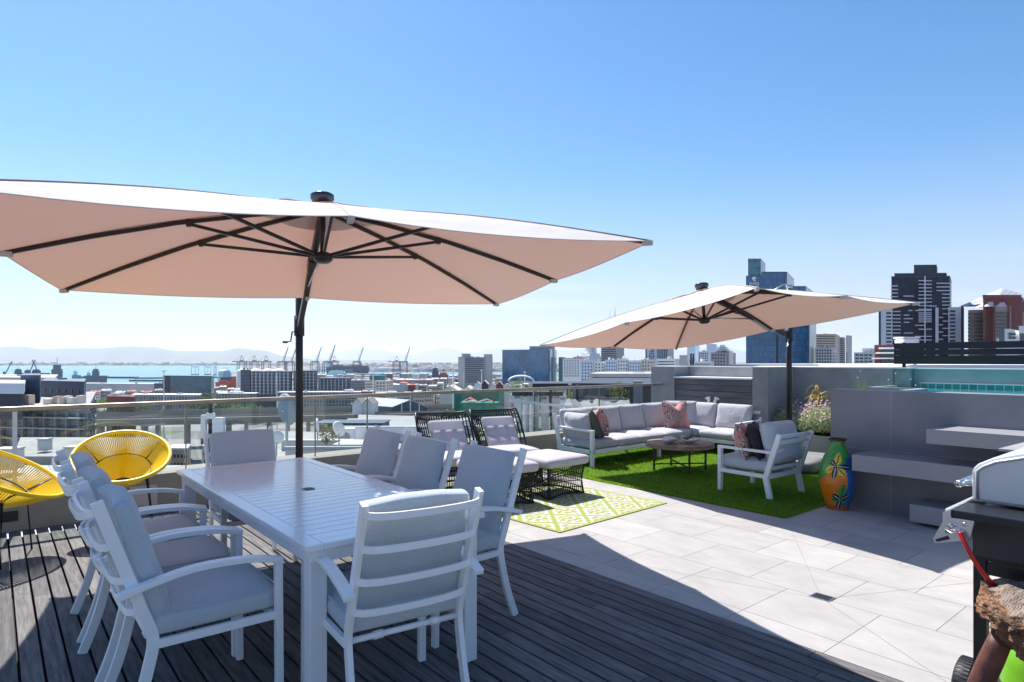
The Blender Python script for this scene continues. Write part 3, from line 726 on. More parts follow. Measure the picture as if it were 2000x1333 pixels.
soft_obj('side_cushion', sofa_fabric, sofa, (.50, .40, .13), (.09, .36, .55), (R(90 - 12), 0, R(86)), .05, .04, (12, 12, 4), 31, .006)
# patterned scatter cushions
def floral():
    m = mat('pink_leaf_print', (.6, .4, .4), .85); t = m.node_tree; bsd = t.nodes['Principled BSDF']; tcn = t.nodes.new('ShaderNodeTexCoord')
    nzz = t.nodes.new('ShaderNodeTexNoise'); nzz.inputs['Scale'].default_value = 7; nzz.inputs['Detail'].default_value = 1
    wv = t.nodes.new('ShaderNodeTexWave'); wv.inputs['Scale'].default_value = 13; wv.inputs['Distortion'].default_value = 16; wv.inputs['Detail'].default_value = 1.5; wv.inputs['Detail Scale'].default_value = .8
    r1 = t.nodes.new('ShaderNodeValToRGB'); e = r1.color_ramp.elements; r1.color_ramp.interpolation = 'CONSTANT'
    e[0].color = (.05, .035, .04, 1); e[1].position = .30; e[1].color = (.72, .66, .62, 1); x_ = e.new(.72); x_.color = (.62, .26, .25, 1)
    r2 = t.nodes.new('ShaderNodeValToRGB'); e = r2.color_ramp.elements; e[0].position = .52; e[0].color = (0, 0, 0, 1); e[1].position = .58; e[1].color = (1, 1, 1, 1)
    mxx = t.nodes.new('ShaderNodeMixRGB'); mxx.inputs[2].default_value = (.70, .30, .28, 1)
    t.links.new(tcn.outputs['Object'], nzz.inputs[0]); t.links.new(tcn.outputs['Object'], wv.inputs[0]); t.links.new(wv.outputs[1], r1.inputs[0]); t.links.new(nzz.outputs[0], r2.inputs[0])
    t.links.new(r2.outputs[0], mxx.inputs[0]); t.links.new(r1.outputs[0], mxx.inputs[1]); t.links.new(mxx.outputs[0], bsd.inputs['Base Color']); return m
pink = floral(); dark_fab = mat('charcoal_cushion', (.03, .03, .035), .85); olive_fab = mat('grey_green_cushion', (.10, .11, .10), .85)
def scatter(label, m, size, loc, rot, seed=0):
    def fn(o, x, y, z):
        c = (abs(x) * abs(y)) ** 2.2; k = 1 + .06 * c - .05 * ((1 - abs(x)) if abs(y) > .9 else 0) - .05 * ((1 - abs(y)) if abs(x) > .9 else 0)
        o2 = Vector((o.x * k, o.y * k, o.z * (1 - .82 * max(abs(x), abs(y)) ** 3)))
        if seed and y > 0: o2.y -= .10 * max(0, 1 - abs(x) * 2.2) * y   # karate-chopped top
        return o2
    b = MB(); b.soft(size, .06, .05, (18, 18, 4), fn=fn); o = b.build('scatter_cushion', m)
    o.matrix_world = Matrix.Translation(loc) @ Matrix.Rotation(rot[2], 4, 'Z') @ Matrix.Rotation(rot[1], 4, 'Y') @ Matrix.Rotation(rot[0], 4, 'X'); tag(o, label, 'cushion')
scatter('pink leaf print cushion with a dented top in the middle of the sofa', pink, (.47, .47, .11), (8.72, 6.28, .60), (R(76), 0, R(-22)), 1)
scatter('pink leaf print cushion leaning at the left arm of the sofa', pink, (.42, .42, .11), (6.78, 6.18, .60), (R(74), R(10), R(56)))
scatter('plain dark grey cushion behind the pink one at the left sofa arm', olive_fab, (.42, .42, .11), (6.66, 6.24, .585), (R(72), R(6), R(60)))
# armchair (local +y = facing)
ac = thing('armchair', 'white slat-back armchair with grey cushions standing on the lawn', 'armchair', (6.78, 3.74, 0), R(-3))
hw, hd = .325, .29
for s in (-1, 1):
    b = MB(); b.bar([(s * hw, hd, 0), (s * hw, hd, .50)], .05, .042, up=(0, 1, 0)); b.build('front_leg', white_metal, ac, bevel=.003)
    b = MB(); b.bar([(s * hw, -hd - .03, 0), (s * hw, -hd + .02, .22), (s * hw, -hd - .16, .70)], .05, .042, up=(1, 0, 0)) if False else b.bar([(s * hw, -hd - .04, 0), (s * hw, -hd + .01, .23), (s * hw, -hd - .15, .71)], .056, .042, up=(1, 0, 0)); b.build('back_leg', white_metal, ac, bevel=.003)
    b = MB(); b.bar([(s * hw, hd + .025, .513), (s * hw, -hd - .07, .513)], .05, .028); b.build('armrest', white_metal, ac, bevel=.003)
    b = MB(); b.bar([(s * hw, hd, .245), (s * hw, -hd, .245)], .04, .042); b.build('side_rail', white_metal, ac, bevel=.003)
b = MB(); b.bar([(-hw, hd, .245), (hw, hd, .245)], .04, .042); b.build('front_rail', white_metal, ac, bevel=.003); b = MB(); b.bar([(-hw, -hd + .0, .245), (hw, -hd + .0, .245)], .04, .05); b.build('rear_rail', white_metal, ac, bevel=.003)
for z in (.335, .43, .525, .62, .69):
    y = -hd + .01 - .16 * (z - .23) / .48
    b = MB(); b.bar([(-hw, y, z), (hw, y, z)], .02, .04); b.build('back_slat', white_metal, ac, bevel=.003)
soft_obj('seat_cushion', cushion_grey, ac, (.60, .62, .15), (0, .02, .345), (0, 0, 0), .045, .02, (12, 12, 4), 41)
soft_obj('back_cushion', cushion_grey, ac, (.58, .46, .16), (0, -.27, .60), (R(90 - 16), 0, 0), .06, .03, (12, 12, 4), 42)
scatter('black and pink cushion leaning on the white armchair back', dark_fab, (.44, .42, .10), (6.66, 3.70, .60), (R(72), R(0), R(20)))
scatter('pink leaf print cushion standing on the white armchair seat', pink, (.40, .40, .09), (6.60, 3.83, .585), (R(74), R(0), R(20)))

ct = thing('coffee_table', 'round plank-top coffee table with thin dark legs on the lawn', 'coffee table', (7.2, 5.12, 0), R(10))
plank = mat('worn_plank', (.33, .23, .17), .65, noise=(5, .45), bump=(20, .4, .004), island=.3, scale_vec=(1.2, 12, 6))
b = MB(); rT = .456; n = 9
for i in range(n):
    y0 = -rT + 2 * rT * i / n; y1 = y0 + 2 * rT / n - .004
    pts = []
    for y in (y0, (y0 + y1) / 2, y1): pts.append((math.sqrt(max(0, rT * rT - y * y)), y))
    pts = pts + [(-x_, y_) for x_, y_ in pts[::-1]]
    b.prism(pts, .362, .388)
b.build('top', plank, ct, bevel=.002)
b = MB(); b.lathe([(.44, .335), (.455, .335), (.455, .36), (.44, .36)], 48, caps=False); b.build('rim_band', plank, ct)
legm = mat('rusty_leg', (.07, .045, .03), .6)
for i in range(4):
    a = R(45 + 90 * i); b = MB(); b.bar([(.36 * math.cos(a), .36 * math.sin(a), 0), (.36 * math.cos(a), .36 * math.sin(a), .36)], .022, .022, up=(0, 1, 0)); b.build('leg', legm, ct)
b = MB(); q = .36 * math.cos(R(45)); b.bar([(q, q, .1), (-q, -q, .1)], .016, .016); b.bar([(q, -q, .101), (-q, q, .101)], .016, .016); b.build('stretcher', legm, ct)
ceramic = mat('white_ceramic', (.72, .72, .74), .3)
for i, (dx, dy, rz_, lb) in enumerate(((-.20, .02, 25, 'white leaf shaped dish on the left of the round coffee table'), (.0, -.16, 60, 'white leaf shaped dish on the right of the round coffee table'))):
    vs = []; n = 40; rings = 7
    for j in range(rings + 1):
        t = j / rings
        for k in range(n):
            a = 2 * PI * k / n; rr_ = 1 + .12 * math.cos(2 * a) ; vs.append((.17 * t * rr_ * math.cos(a), .105 * t * (1 + .1 * math.sin(3 * a)) * math.sin(a), .012 + .055 * t ** 2.2 + .012 * math.sin(2 * a + i) * t))
    b = MB(); b.add(vs, [(j * n + k, j * n + (k + 1) % n, (j + 1) * n + (k + 1) % n, (j + 1) * n + k) for j in range(rings) for k in range(n)], None, True)
    o = b.build('dish', ceramic); o.location = (7.2 + dx, 5.12 + dy, .388); o.rotation_euler = (0, 0, R(rz_)); sm = o.modifiers.new('s', 'SOLIDIFY'); sm.thickness = .008; tag(o, lb, 'dish')
b = MB(); rr = random.Random(8)
for i in range(26):
    a = rr.uniform(0, 2 * PI); l_ = rr.uniform(.05, .11); b.tube([(0, 0, 0), (l_ * .5 * math.cos(a), l_ * .5 * math.sin(a), .03), (l_ * math.cos(a), l_ * math.sin(a), rr.uniform(.01, .06))], .006, 5, scale=[1, 1.2, .2])
o = b.build('air_plant', mat('dry_plant', (.16, .15, .11), .8)); o.location = (7.16, 4.98, .44); tag(o, 'small dry grey plant lying in the white dishes', 'plant')

# ------------------------------------------------------------------ mosaic vase
def vase():
    ys = [(275, .080), (290, .081), (300, .071), (330, .070), (380, .078), (450, .103), (520, .128), (600, .147), (700, .163), (780, .168), (860, .166), (940, .155), (1020, .142), (1100, .124), (1180, .106), (1225, .098)]
    zs = [((1225 - y) / 950 * .70, r_) for y, r_ in ys][::-1]
    NZ, NA = 150, 200
    def rad(z):
        for (z0, r0), (z1, r1) in zip(zs, zs[1:]):
            if z <= z1: t = (z - z0) / (z1 - z0); t = t * t * (3 - 2 * t) * .4 + t * .6; return r0 + (r1 - r0) * t
        return zs[-1][1]
    vs = [(rad(.70 * j / NZ) * math.cos(2 * PI * i / NA), rad(.70 * j / NZ) * math.sin(2 * PI * i / NA), .70 * j / NZ) for j in range(NZ + 1) for i in range(NA)]
    fs = []; cols = []; rr = random.Random(4)
    def petal(u, v, cx, cy, ang, ln, wd):
        dx, dy = u - cx, v - cy; c, s = math.cos(ang), math.sin(ang); a = dx * c + dy * s; p = -dx * s + dy * c
        if a < 0 or a > ln: return 0
        wdt = wd * math.sin(PI * min(1, a / ln)) ** .8
        return 2 if abs(p) < wdt * .13 else (1 if abs(p) < wdt else 0)
    for j in range(NZ):
        z = .70 * (j + .5) / NZ
        for i in range(NA):
            a0 = j * NA + i; a1 = j * NA + (i + 1) % NA; fs.append((a0, a1, a1 + NA, a0 + NA))
            th = 2 * PI * (i + .5) / NA; th = (th + PI) % (2 * PI) - PI   # facing direction = -x local? th=0 at front after rotation
            col = None
            for rep in (0, 1):
                ph = th - (0 if rep == 0 else PI); ph = (ph + PI) % (2 * PI) - PI; u = ph * .16
                if abs(ph) > PI / 2: continue
                uz = z * 1000; 
                # picture frame of the motif (u>0 to the right)
                top = (-.012, .452); bot = (.03, .115)
                edge = .40 + u * .55 + .01 * math.sin(u * 60)
                if z > edge + (.05 if u > .05 else 0): base = (.06, .30, .04)
                elif u > .045 + .05 * math.sin((z - .1) * 9): base = (.02, .13, .42)
                else: base = (.80, .19, .005)
                if z < .05: base = (.45, .11, .02)
                if z > .69: base = (.06, .015, .01)
                col = base
                for (ang, ln, wd, kind) in ((R(72), .14, .042, 'y'), (R(215), .13, .034, 'y'), (R(-48), .13, .042, 'y'), (R(140), .075, .024, 'k'), (R(-5), .17, .024, 'k'), (R(-100), .135, .026, 'k')):
                    k = petal(u, z, *top, ang, ln, wd)
                    if k: col = ((.80, .55, .01) if k == 1 else (.01, .01, .01)) if kind == 'y' else ((.008, .008, .015) if k == 1 else (.85, .85, .85))
                for (ang, ln, wd, kind) in ((R(80), .17, .04, 'g'), (R(185), .11, .026, 'g'), (R(-8), .09, .03, 'g'), (R(148), .10, .026, 'k'), (R(28), .12, .026, 'k'), (R(-105), .11, .03, 'k')):
                    k = petal(u, z, *bot, ang, ln, wd)
                    if k: col = ((.10, .28, .05) if k == 1 else (.01, .01, .01)) if kind == 'g' else ((.008, .008, .015) if k == 1 else (.85, .85, .85))
            f_ = rr.uniform(.55, 1.35); g_ = rr.uniform(.8, 1.2)
            cols.append((min(1, col[0] * f_), min(1, col[1] * f_ * g_), col[2] * f_, 1))
    me = bpy.data.meshes.new('floor_vase'); me.from_pydata(vs, [], fs)
    ca = me.color_attributes.new('Col', 'FLOAT_COLOR', 'CORNER'); d = []
    for c in cols: d += list(c) * 4
    ca.data.foreach_set('color', d); me.polygons.foreach_set('use_smooth', [True] * len(fs)); me.materials.append(vcol_mat('vase_mosaic', .3, bump=(180, .4, .003), coat=.4))
    o = bpy.data.objects.new('floor_vase', me); COL.objects.link(o); o.location = (6.60, 2.80, .001)
    o.rotation_euler = (0, 0, math.atan2(-2.80, -6.60)); tag(o, 'tall mosaic vase in green, orange and blue with leaf pattern', 'vase')
    b = MB(); b.lathe([(.06, .66), (.068, .695), (.083, .70), (.086, .707), (.08, .712), (.062, .706), (.055, .66)], 40, caps=False); b.build('rim', mat('vase_rim', (.05, .015, .01), .4), o)
vase()

# ------------------------------------------------------------------ gas grill, stool, cylinder, counter
lid_m = mat('satin_grill_steel', (.62, .63, .65), .35, metal=.35, noise=(3, .05))
black_gloss = mat('black_enamel', (.012, .013, .016), .35)
gr = thing('gas_grill', 'black gas grill with silver hood and side shelf on wheels at the right edge', 'grill', (3.05, .5, 0))
# side shelf toward -x
b = MB(); b.span((-.20, -.50, .895), (.0, .285, .925)); b.build('side_shelf', black_gloss, gr, bevel=.004)
b = MB(); b.span((0.0, -.50, .70), (1.1, .27, .90)); b.build('firebox', black_gloss, gr, bevel=.01)
b = MB(); b.span((-.015, -.35, .72), (-.002, .26, .89)); b.build('side_panel', mat('grill_grey', (.05, .05, .055), .5), gr)
# hood: profile in y-z, long in x
prof = [(.27, .93), (.272, 1.06), (.25, 1.085), (.20, 1.115), (.10, 1.148), (-.02, 1.17), (-.20, 1.18), (-.42, 1.10), (-.47, .93), (-.34, .93), (-.26, .95), (-.18, .97), (-.10, .975), (-.03, .962), (.03, .94), (.05, .93)]
def yz(pts): return [(0, p[0], p[1]) for p in pts]
outer = [p for p in prof]
b = MB(); n = len(outer); vs = [(0, y, z) for y, z in outer] + [(1.08, y, z) for y, z in outer]
b.add(vs, [tuple(range(n))[::-1], tuple(range(n, 2 * n))] + [(i, (i + 1) % n, n + (i + 1) % n, n + i) for i in range(n)])
b.build('hood', lid_m, gr, bevel=.016)
b = MB(); rim = [(-.004, y, z) for y, z in [(.25, .945), (.252, 1.055), (.232, 1.075), (.19, 1.10), (.10, 1.127), (-.02, 1.147), (-.2, 1.157)]]; b.tube(rim, .006, 8); b.tube([(-.003, -.02, .99), (-.003, -.02, 1.05), (-.003, -.06, 1.08), (-.003, -.3, 1.10)], .004, 6); b.build('hood_trim', lid_m, gr)
b = MB(); b.span((-.004, -.30, .926), (.5, .02, .965)); b.build('cooking_grate', black_gloss, gr)
b = MB(); b.tube(cq([(.06, .265, 1.0), (.05, .31, .995), (.09, .322, .99), (.95, .322, .99), (1.0, .31, .995), (1.0, .265, 1.0)], 4), .014, 12); b.build('handle', steel, gr)
# control panel end bracket
b = MB(); pts = [(.285, .925), (.312, .91), (.312, .875), (.345, .80), (.338, .785), (.225, .82), (.21, .895), (.285, .895)]
M_ = Matrix(((0, 0, 1, -.205), (1, 0, 0, 0), (0, 1, 0, 0), (0, 0, 0, 1)))
b.prism(pts, 0, .012, M=M_); b.build('end_bracket', mat('bright_bracket', (.62, .62, .64), .3, metal=.7), gr)
b = MB(); b.prism([(.336, .80), (.330, .792), (.288, .812), (.294, .824)], -.003, .0, M=M_); b.build('bracket_slot', black_plastic, gr)
b = MB(); b.span((-.19, .288, .83), (1.1, .31, .925)); b.build('control_panel', lid_m, gr, bevel=.008)
b = MB()
for (y, z, r_) in ((.285, .862, .011), (.296, .84, .008), (.27, .87, .008), (.255, .85, .011), (.24, .878, .008)): b.lathe([(.001, -.03), (r_, -.03), (r_, 0), (.001, 0)], 14, M=Matrix.Translation((-.207, y, z)) @ Matrix.Rotation(-PI / 2, 4, 'Y'), caps=False)
b.tube([(-.22, .30, .85), (-.23, .275, .84), (-.22, .245, .856)], .004, 8); b.build('gas_fitting', steel, gr)
b = MB(); b.tube(cq([(-.225, .25, .85), (-.235, .225, .80), (-.23, .20, .75), (-.21, .165, .69), (-.17, .135, .64), (-.16, .15, .56), (-.13, .165, .50), (-.08, .12, .45), (-.02, .05, .44)], 6), .0085, 10); b.build('gas_hose', mat('red_hose', (.62, .012, .01), .35), gr)
b = MB(); b.bar([(.03, .245, 0.09), (.03, .245, .72)], .045, .045, up=(0, 1, 0)); b.build('leg', black_gloss, gr, bevel=.004); b = MB(); b.bar([(.03, -.45, 0.02), (.03, -.45, .72)], .045, .045, up=(0, 1, 0)); b.build('leg', black_gloss, gr, bevel=.004)
b = MB(); b.span((.008, -.45, .18), (1.0, .26, .21)); b.span((.01, -.43, .645), (.05, .22, .69)); b.build('cart_shelf', black_gloss, gr)
wh = MB(); wr = .125; M_ = Matrix.Translation((.10, .31, wr)) @ Matrix.Rotation(PI / 2, 4, 'X')
wh.lathe([(.05, -.025), (wr - .01, -.03), (wr, -.022), (wr, .022), (wr - .01, .03), (.05, .025)], 40, M=M_, caps=False); 
for i in range(44):
    a = 2 * PI * i / 44; wh.box((wr * math.cos(a), wr * math.sin(a), 0), (.003, .010, .05), a, M=M_)
wl = wh.build('wheel', black_plastic, gr)
b = MB(); b.lathe([(.001, -.028), (.055, -.028), (.055, .028), (.001, .028)], 20, M=M_, caps=False); b.build('wheel_hub', mat('grey_plastic', (.25, .25, .26), .5), wl)
cyl_m = mat('lime_green_enamel', (.20, .50, .025), .35, noise=(14, .08), bump=(50, .1, .002))
cy = thing('gas_cylinder', 'lime green gas cylinder with a black strap behind the driftwood stool', 'gas cylinder', (3.00, .50, 0))
b = MB(); b.lathe([(.001, .02), (.12, .02), (.155, .05), (.165, .1), (.165, .38), (.15, .45), (.11, .50), (.05, .525), (.001, .53)], 40, caps=False); b.build('body', cyl_m, cy)
b = MB(); b.lathe([(.166, .25), (.169, .25), (.169, .295), (.166, .295)], 40, caps=False); b.build('strap', black_plastic, cy)
b = MB(); b.lathe([(.09, .50), (.10, .50), (.10, .60), (.09, .60)], 24, caps=False); b.tube([(0, 0, .5), (0, 0, .58)], .018, 10); b.build('valve_collar', cyl_m, cy)
bx = thing('supply_box', 'white cardboard box printed with a dark green panel under the grill', 'box', (3.35, .42, .21))
b = MB(); b.span((0, -.4, 0), (.3, .12, .34)); b.build('carton', mat('white_card', (.62, .58, .55), .8), bx, bevel=.003)
b = MB(); pts = [(-.3, .06), (.05, .06), (.075, .085), (.075, .28), (.05, .30), (-.3, .30)]
M2 = Matrix(((0, 0, 1, -.003), (1, 0, 0, 0), (0, 1, 0, 0), (0, 0, 0, 1)))
b.prism(pts, 0, .002, M=M2); b.build('print_panel', mat('dark_green_print', (.01, .06, .012), .5), bx)
b = MB(); b.prism([(-.02, .10), (.01, .10), (.01, .18), (-.005, .195), (-.02, .17)], -.002, -.0005, M=M2); b.build('print_mark', mat('print_white', (.6, .58, .55), .7), bx)
# driftwood stool
drift = mat('driftwood', (.21, .095, .04), .6, noise=(9, .75, (.015, .007, .004)), bump=(26, 1.0, .04), scale_vec=(1, 1, 2.2))
drift_top = mat('driftwood_top', (.30, .225, .175), .8, noise=(7, .5), bump=(30, 1.0, .02), scale_vec=(1, 6, 3))
st = thing('driftwood_stool', 'rough driftwood stool with a gnarled slab seat beside the grill', 'stool', (2.765, .39, 0))
def gnarl(o, x, y, z):
    p = o.copy(); q = p * 5.5; k = .055 * mnoise.noise(q) + .05 * (.35 - abs(mnoise.noise(q * 2.1))) + .022 * mnoise.noise(q * 5.5) + .010 * mnoise.noise(q * 11); nrm = Vector((x, y, z * .4)).normalized() if z > .9 else Vector((x, y, z)).normalized()
    o = p + nrm * k * (1 if z < .9 else .5)
    if z < 0: o.x *= .86; o.y *= .86
    if z > .9: o.z += .006 * mnoise.noise(q * 1.3)
    return o
b = MB(); b.soft((.52, .48, .16), .06, .0, (70, 70, 26), M=Matrix.Translation((.02, .0, .60)) @ Matrix.Rotation(R(20), 4, 'Z'), fn=gnarl)
s_ = b.build('seat', [drift, drift_top], st)
for p in s_.data.polygons:
    if p.normal.z > .75 and p.center.z > .6: p.material_index = 1
for (x0, y0, x1, y1) in ((-.08, .20, -.20, .375), (.16, .10, .24, .14), (.0, -.12, -.05, -.2), (.12, -.12, .2, -.16)):
    b = MB(); pts = []; scl = []
    for i in range(12):
        t = i / 11; pts.append((x0 + (x1 - x0) * t + .02 * math.sin(t * 5), y0 + (y1 - y0) * t, .55 - .55 * t)); scl.append(1 - .3 * t + .12 * math.sin(t * 9 + x0 * 9))
    b.tube(pts, .036, 12, scale=scl); b.build('leg', mat('red_brown_branch', (.13, .045, .03), .55, noise=(9, .5), bump=(20, .6, .01)), st)
# counter beyond the grill
ctr = thing('outdoor_counter', 'tiled outdoor counter with a black edged top beyond the grill', 'counter', (4.80, 1.08, 0), R(-3))
b = MB(); b.span((0, -1.6, .94), (.95, 0, .955)); b.build('top', grid_mat('counter_tile', (.42, .38, .35), (.15, .13, .12), .45, .45, lw=.006, rough=.4, var=.05), ctr, uv=True)
b = MB(); b.span((-.006, -1.6, .905), (.956, .006, .939)); b.build('edge', black_gloss, ctr)
b = MB(); b.span((.06, -1.6, 0), (.9, -.07, .904)); b.build('cabinet', mat('counter_body', (.5, .47, .44), .7), ctr)

# ------------------------------------------------------------------ planter planting
def ribbon(b, path, w, mi=0):
    P = [Vector(p) for p in path]; vs = []; n = len(P)
    for i, p in enumerate(P):
        t = (P[min(i + 1, n - 1)] - P[max(i - 1, 0)]).normalized(); a = t.cross(Vector((0, 0, 1)))
        if a.length < .01: a = Vector((1, 0, 0))
        a.normalize(); k = w * (1 - (i / (n - 1)) ** 2) * .5 + .0004; up = a.cross(t) * k * .35
        vs += [p - a * k + up, p - up * .2, p + a * k + up]
    fs = []
    for i in range(n - 1):
        q = i * 3; fs += [(q, q + 3, q + 4, q + 1), (q + 1, q + 4, q + 5, q + 2)]
    b.add(vs, fs, None, True, mi)
rr = random.Random(21)
silver_leaf = mat('silver_green_leaf', (.36, .43, .25), .7, island=.35, trans=((.5, .6, .3), .35))
petal_m = mat('pink_petal', (.85, .62, .70), .6, island=.3, trans=((.8, .55, .65), .35))
def flower_bush(label, x, y, r_, h, nl, nf):
    root = thing('flowering_shrub', label, 'shrub', (x, y, .33))
    b = MB()
    for i in range(nl):
        a = rr.uniform(0, 2 * PI); q = r_ * math.sqrt(rr.random()); px_, py_ = q * math.cos(a), q * math.sin(a); hh = h * (1 - .45 * (q / r_) ** 2) * rr.uniform(.35, 1.0)
        l_ = rr.uniform(.02, .05); d = Vector((rr.gauss(0, 1), rr.gauss(0, 1), rr.uniform(.2, 1.5))).normalized() * l_; p = Vector((px_, py_, hh)); s = d.cross(Vector((rr.random(), rr.random(), .3))).normalized() * .004
        b.add([p - s, p + s, p + d + s * .3, p + d - s * .3], [(0, 1, 2, 3)])
    b.build('foliage', silver_leaf, root)
    b = MB()
    for i in range(nl // 25):
        a = rr.uniform(0, 2 * PI); q = r_ * math.sqrt(rr.random()) * .9; b.tube([(q * .4 * math.cos(a), q * .4 * math.sin(a), 0), (q * math.cos(a), q * math.sin(a), h * .85 * (1 - .4 * (q / r_) ** 2))], .0016, 4)
    b.build('stem', mat('dark_stem', (.06, .08, .03), .8), root)
    b = MB()
    for i in range(nf):
        a = rr.uniform(0, 2 * PI); q = r_ * math.sqrt(rr.random()); z = h * (1 - .45 * (q / r_) ** 2) * rr.uniform(.85, 1.25); c = Vector((q * math.cos(a), q * math.sin(a), z)); fr_ = rr.uniform(.014, .024); n = 8
        tilt = Matrix.Rotation(rr.uniform(-.9, .9), 3, 'X') @ Matrix.Rotation(rr.uniform(-.9, .9), 3, 'Y')
        vs = [c] + [c + tilt @ Vector((fr_ * (1 if k % 2 else .55) * math.cos(2 * PI * k / 16), fr_ * (1 if k % 2 else .55) * math.sin(2 * PI * k / 16), .004)) for k in range(16)]
        b.add(vs, [(0, k + 1, (k + 1) % 16 + 1) for k in range(16)])
    b.build('blossoms', petal_m, root)
flower_bush('pink flowering shrub in the planter just beside the parasol mast', 9.90, 4.86, .32, .44, 6000, 230)
flower_bush('silvery shrub full of pale pink blossoms in the middle of the planter', 9.86, 4.42, .42, .46, 9000, 380)
flower_bush('silvery flowering shrub in the planter next to the pool wall', 9.90, 3.80, .44, .46, 8000, 260)
al = thing('aloe_plant', 'aloe with arching orange green leaves in the planter', 'plant', (10.12, 4.57, .33))
b = MB(); b.tube([(0, 0, 0), (.02, .01, .35), (.0, 0, .62)], .022, 8); b.build('stem', mat('aloe_stem', (.22, .11, .05), .8), al)
aloe_m = mat('aloe_leaf', (.20, .24, .05), .45, noise=(4, .5, (.42, .13, .05)), trans=((.55, .45, .08), .3))
b = MB()
for i in range(44):
    a = i * 2.4; up = .60 + rr.uniform(-.34, .05); l_ = rr.uniform(.16, .30); rise = rr.uniform(.06, .16)
    ribbon(b, [(l_ * t * math.cos(a + .2 * t), l_ * t * math.sin(a + .2 * t), up + rise * math.sin(PI * t * .85) * 1.2 - .12 * t * t) for t in [k / 8 for k in range(9)]], .034)
b.build('leaves', aloe_m, al)
def reeds(label, x, y, n, h):
    root = thing('reed_tuft', label, 'plant', (x, y, .33)); b = MB()
    for i in range(n):
        a = rr.uniform(0, 2 * PI); q = rr.uniform(0, .12); l_ = rr.uniform(.02, .09); hh = h * rr.uniform(.6, 1)
        ribbon(b, [(q * math.cos(a) + l_ * t * t * math.cos(a), q * math.sin(a) + l_ * t * t * math.sin(a), hh * t) for t in (0, .25, .5, .75, 1)], .034)
    b.build('blades', mat('reed_blade', (.26, .38, .12), .6, island=.3, trans=((.3, .45, .1), .3)), root)
    b = MB(); 
    for i in range(2): b.lathe([(.001, 0), (.008, .006), (.010, .014), (.001, .022)], 10, M=Matrix.Translation((rr.uniform(-.08, .08), rr.uniform(-.08, .08), h * (.95 + .1 * i))), caps=False)
    b.build('flower', mat('white_bloom', (.8, .8, .76), .7), root)
reeds('thin reed tuft with white bloom, leftmost behind the pool wall', 10.2, 3.98, 30, .95); reeds('thin reed tuft with white bloom in the middle behind the pool wall', 10.0, 3.50, 34, .93); reeds('low reed tuft nearest the water behind the pool wall', 10.15, 3.20, 24, .85)

# ------------------------------------------------------------------ city: ground, water, mountains
city_g = mat('city_ground', (.28, .27, .26), .9)
t = city_g.node_tree; vo = t.nodes.new('ShaderNodeTexVoronoi'); vo.inputs['Scale'].default_value = .022; tcn = t.nodes.new('ShaderNodeTexCoord')
rp = t.nodes.new('ShaderNodeValToRGB'); rp.color_ramp.interpolation = 'CONSTANT'; e = rp.color_ramp.elements; e[0].color = (.16, .16, .155, 1); e[1].position = .35; e[1].color = (.30, .27, .24, 1)
x_ = e.new(.6); x_.color = (.09, .13, .05, 1); x_ = e.new(.72); x_.color = (.27, .265, .26, 1); x_ = e.new(.9); x_.color = (.36, .22, .18, 1)
t.links.new(tcn.outputs['Object'], vo.inputs[0]); sp = t.nodes.new('ShaderNodeSeparateColor'); t.links.new(vo.outputs['Color'], sp.inputs[0]); t.links.new(sp.outputs[0], rp.inputs[0]); t.links.new(rp.outputs[0], t.nodes['Principled BSDF'].inputs['Base Color'])
b = MB(); S = 60000; b.add([(-S, -S, G - .6), (S, -S, G - .6), (S, S, G - .6), (-S, S, G - .6)], [(0, 1, 2, 3)]); tag(b.build('city_ground', city_g), kind='structure')
sea_m = mat('sea_water', (.035, .22, .27), .22, noise=(.004, .25), bump=(.05, .5, 1.0), spec=.4)
def poly(name, pts, z, m, kind='structure', th=.0):
    b = MB(); P = [gp(px, d) for px, d in pts]
    if th: b.prism([(p.x, p.y) for p in P], z - th, z)
    else:
        n = len(P); ar = sum(P[i].x * P[(i + 1) % n].y - P[(i + 1) % n].x * P[i].y for i in range(n)); P = P if ar > 0 else P[::-1]
        b.add([(p.x, p.y, z) for p in P], [tuple(range(n))])
    o = b.build(name, m); tag(o, kind=kind); return o
poly('sea', [(-900, 900), (300, 1000), (440, 1400), (430, 2200), (500, 2600), (470, 5200), (380, 5600), (-900, 6100)], G, sea_m)
poly('harbour_basin', [(600, 1500), (880, 1600), (1150, 2000), (1150, 2300), (900, 2500), (600, 2500)], G + .05, sea_m)
poly('beach', [(-900, 6101), (380, 5601), (470, 5201), (470, 5350), (380, 5750), (-900, 6250)], G + .05, mat('sand', (.75, .72, .66), .9))
def ridge(name, pts, d, z0, m, rough_=12, depth=2500):
    b = MB(); vs = []; n = 160; xs0, xs1 = pts[0][0], pts[-1][0]; rows = 7
    for j in range(rows):
        for i in range(n + 1):
            px = xs0 + (xs1 - xs0) * i / n
            for (xa, ya), (xb, yb) in zip(pts, pts[1:]):
                if xa <= px <= xb: q = (px - xa) / (xb - xa); q = q * q * (3 - 2 * q); y = ya + (yb - ya) * q; break
            top = zy(y, d); f = math.sin(PI * j / (rows - 1) * .5 * 2) if j else 0; f = [0, .35, .62, .85, 1, .7, 0][j]
            p = gp(px, d - depth * .5 + depth * j / (rows - 1)); z = z0 + (top - z0) * f + mnoise.noise(Vector((px * .05, j * .9, d * .001))) * rough_ * f * (0 if f == 1 else 3)
            vs.append((p.x, p.y, z + (mnoise.noise(Vector((px * .13, 3, d))) * rough_ if f == 1 else 0)))
    b.add(vs, [(j * (n + 1) + i, j * (n + 1) + i + 1, (j + 1) * (n + 1) + i + 1, (j + 1) * (n + 1) + i) for j in range(rows - 1) for i in range(n)], None, True)
    tag(b.build(name, m), kind='structure')
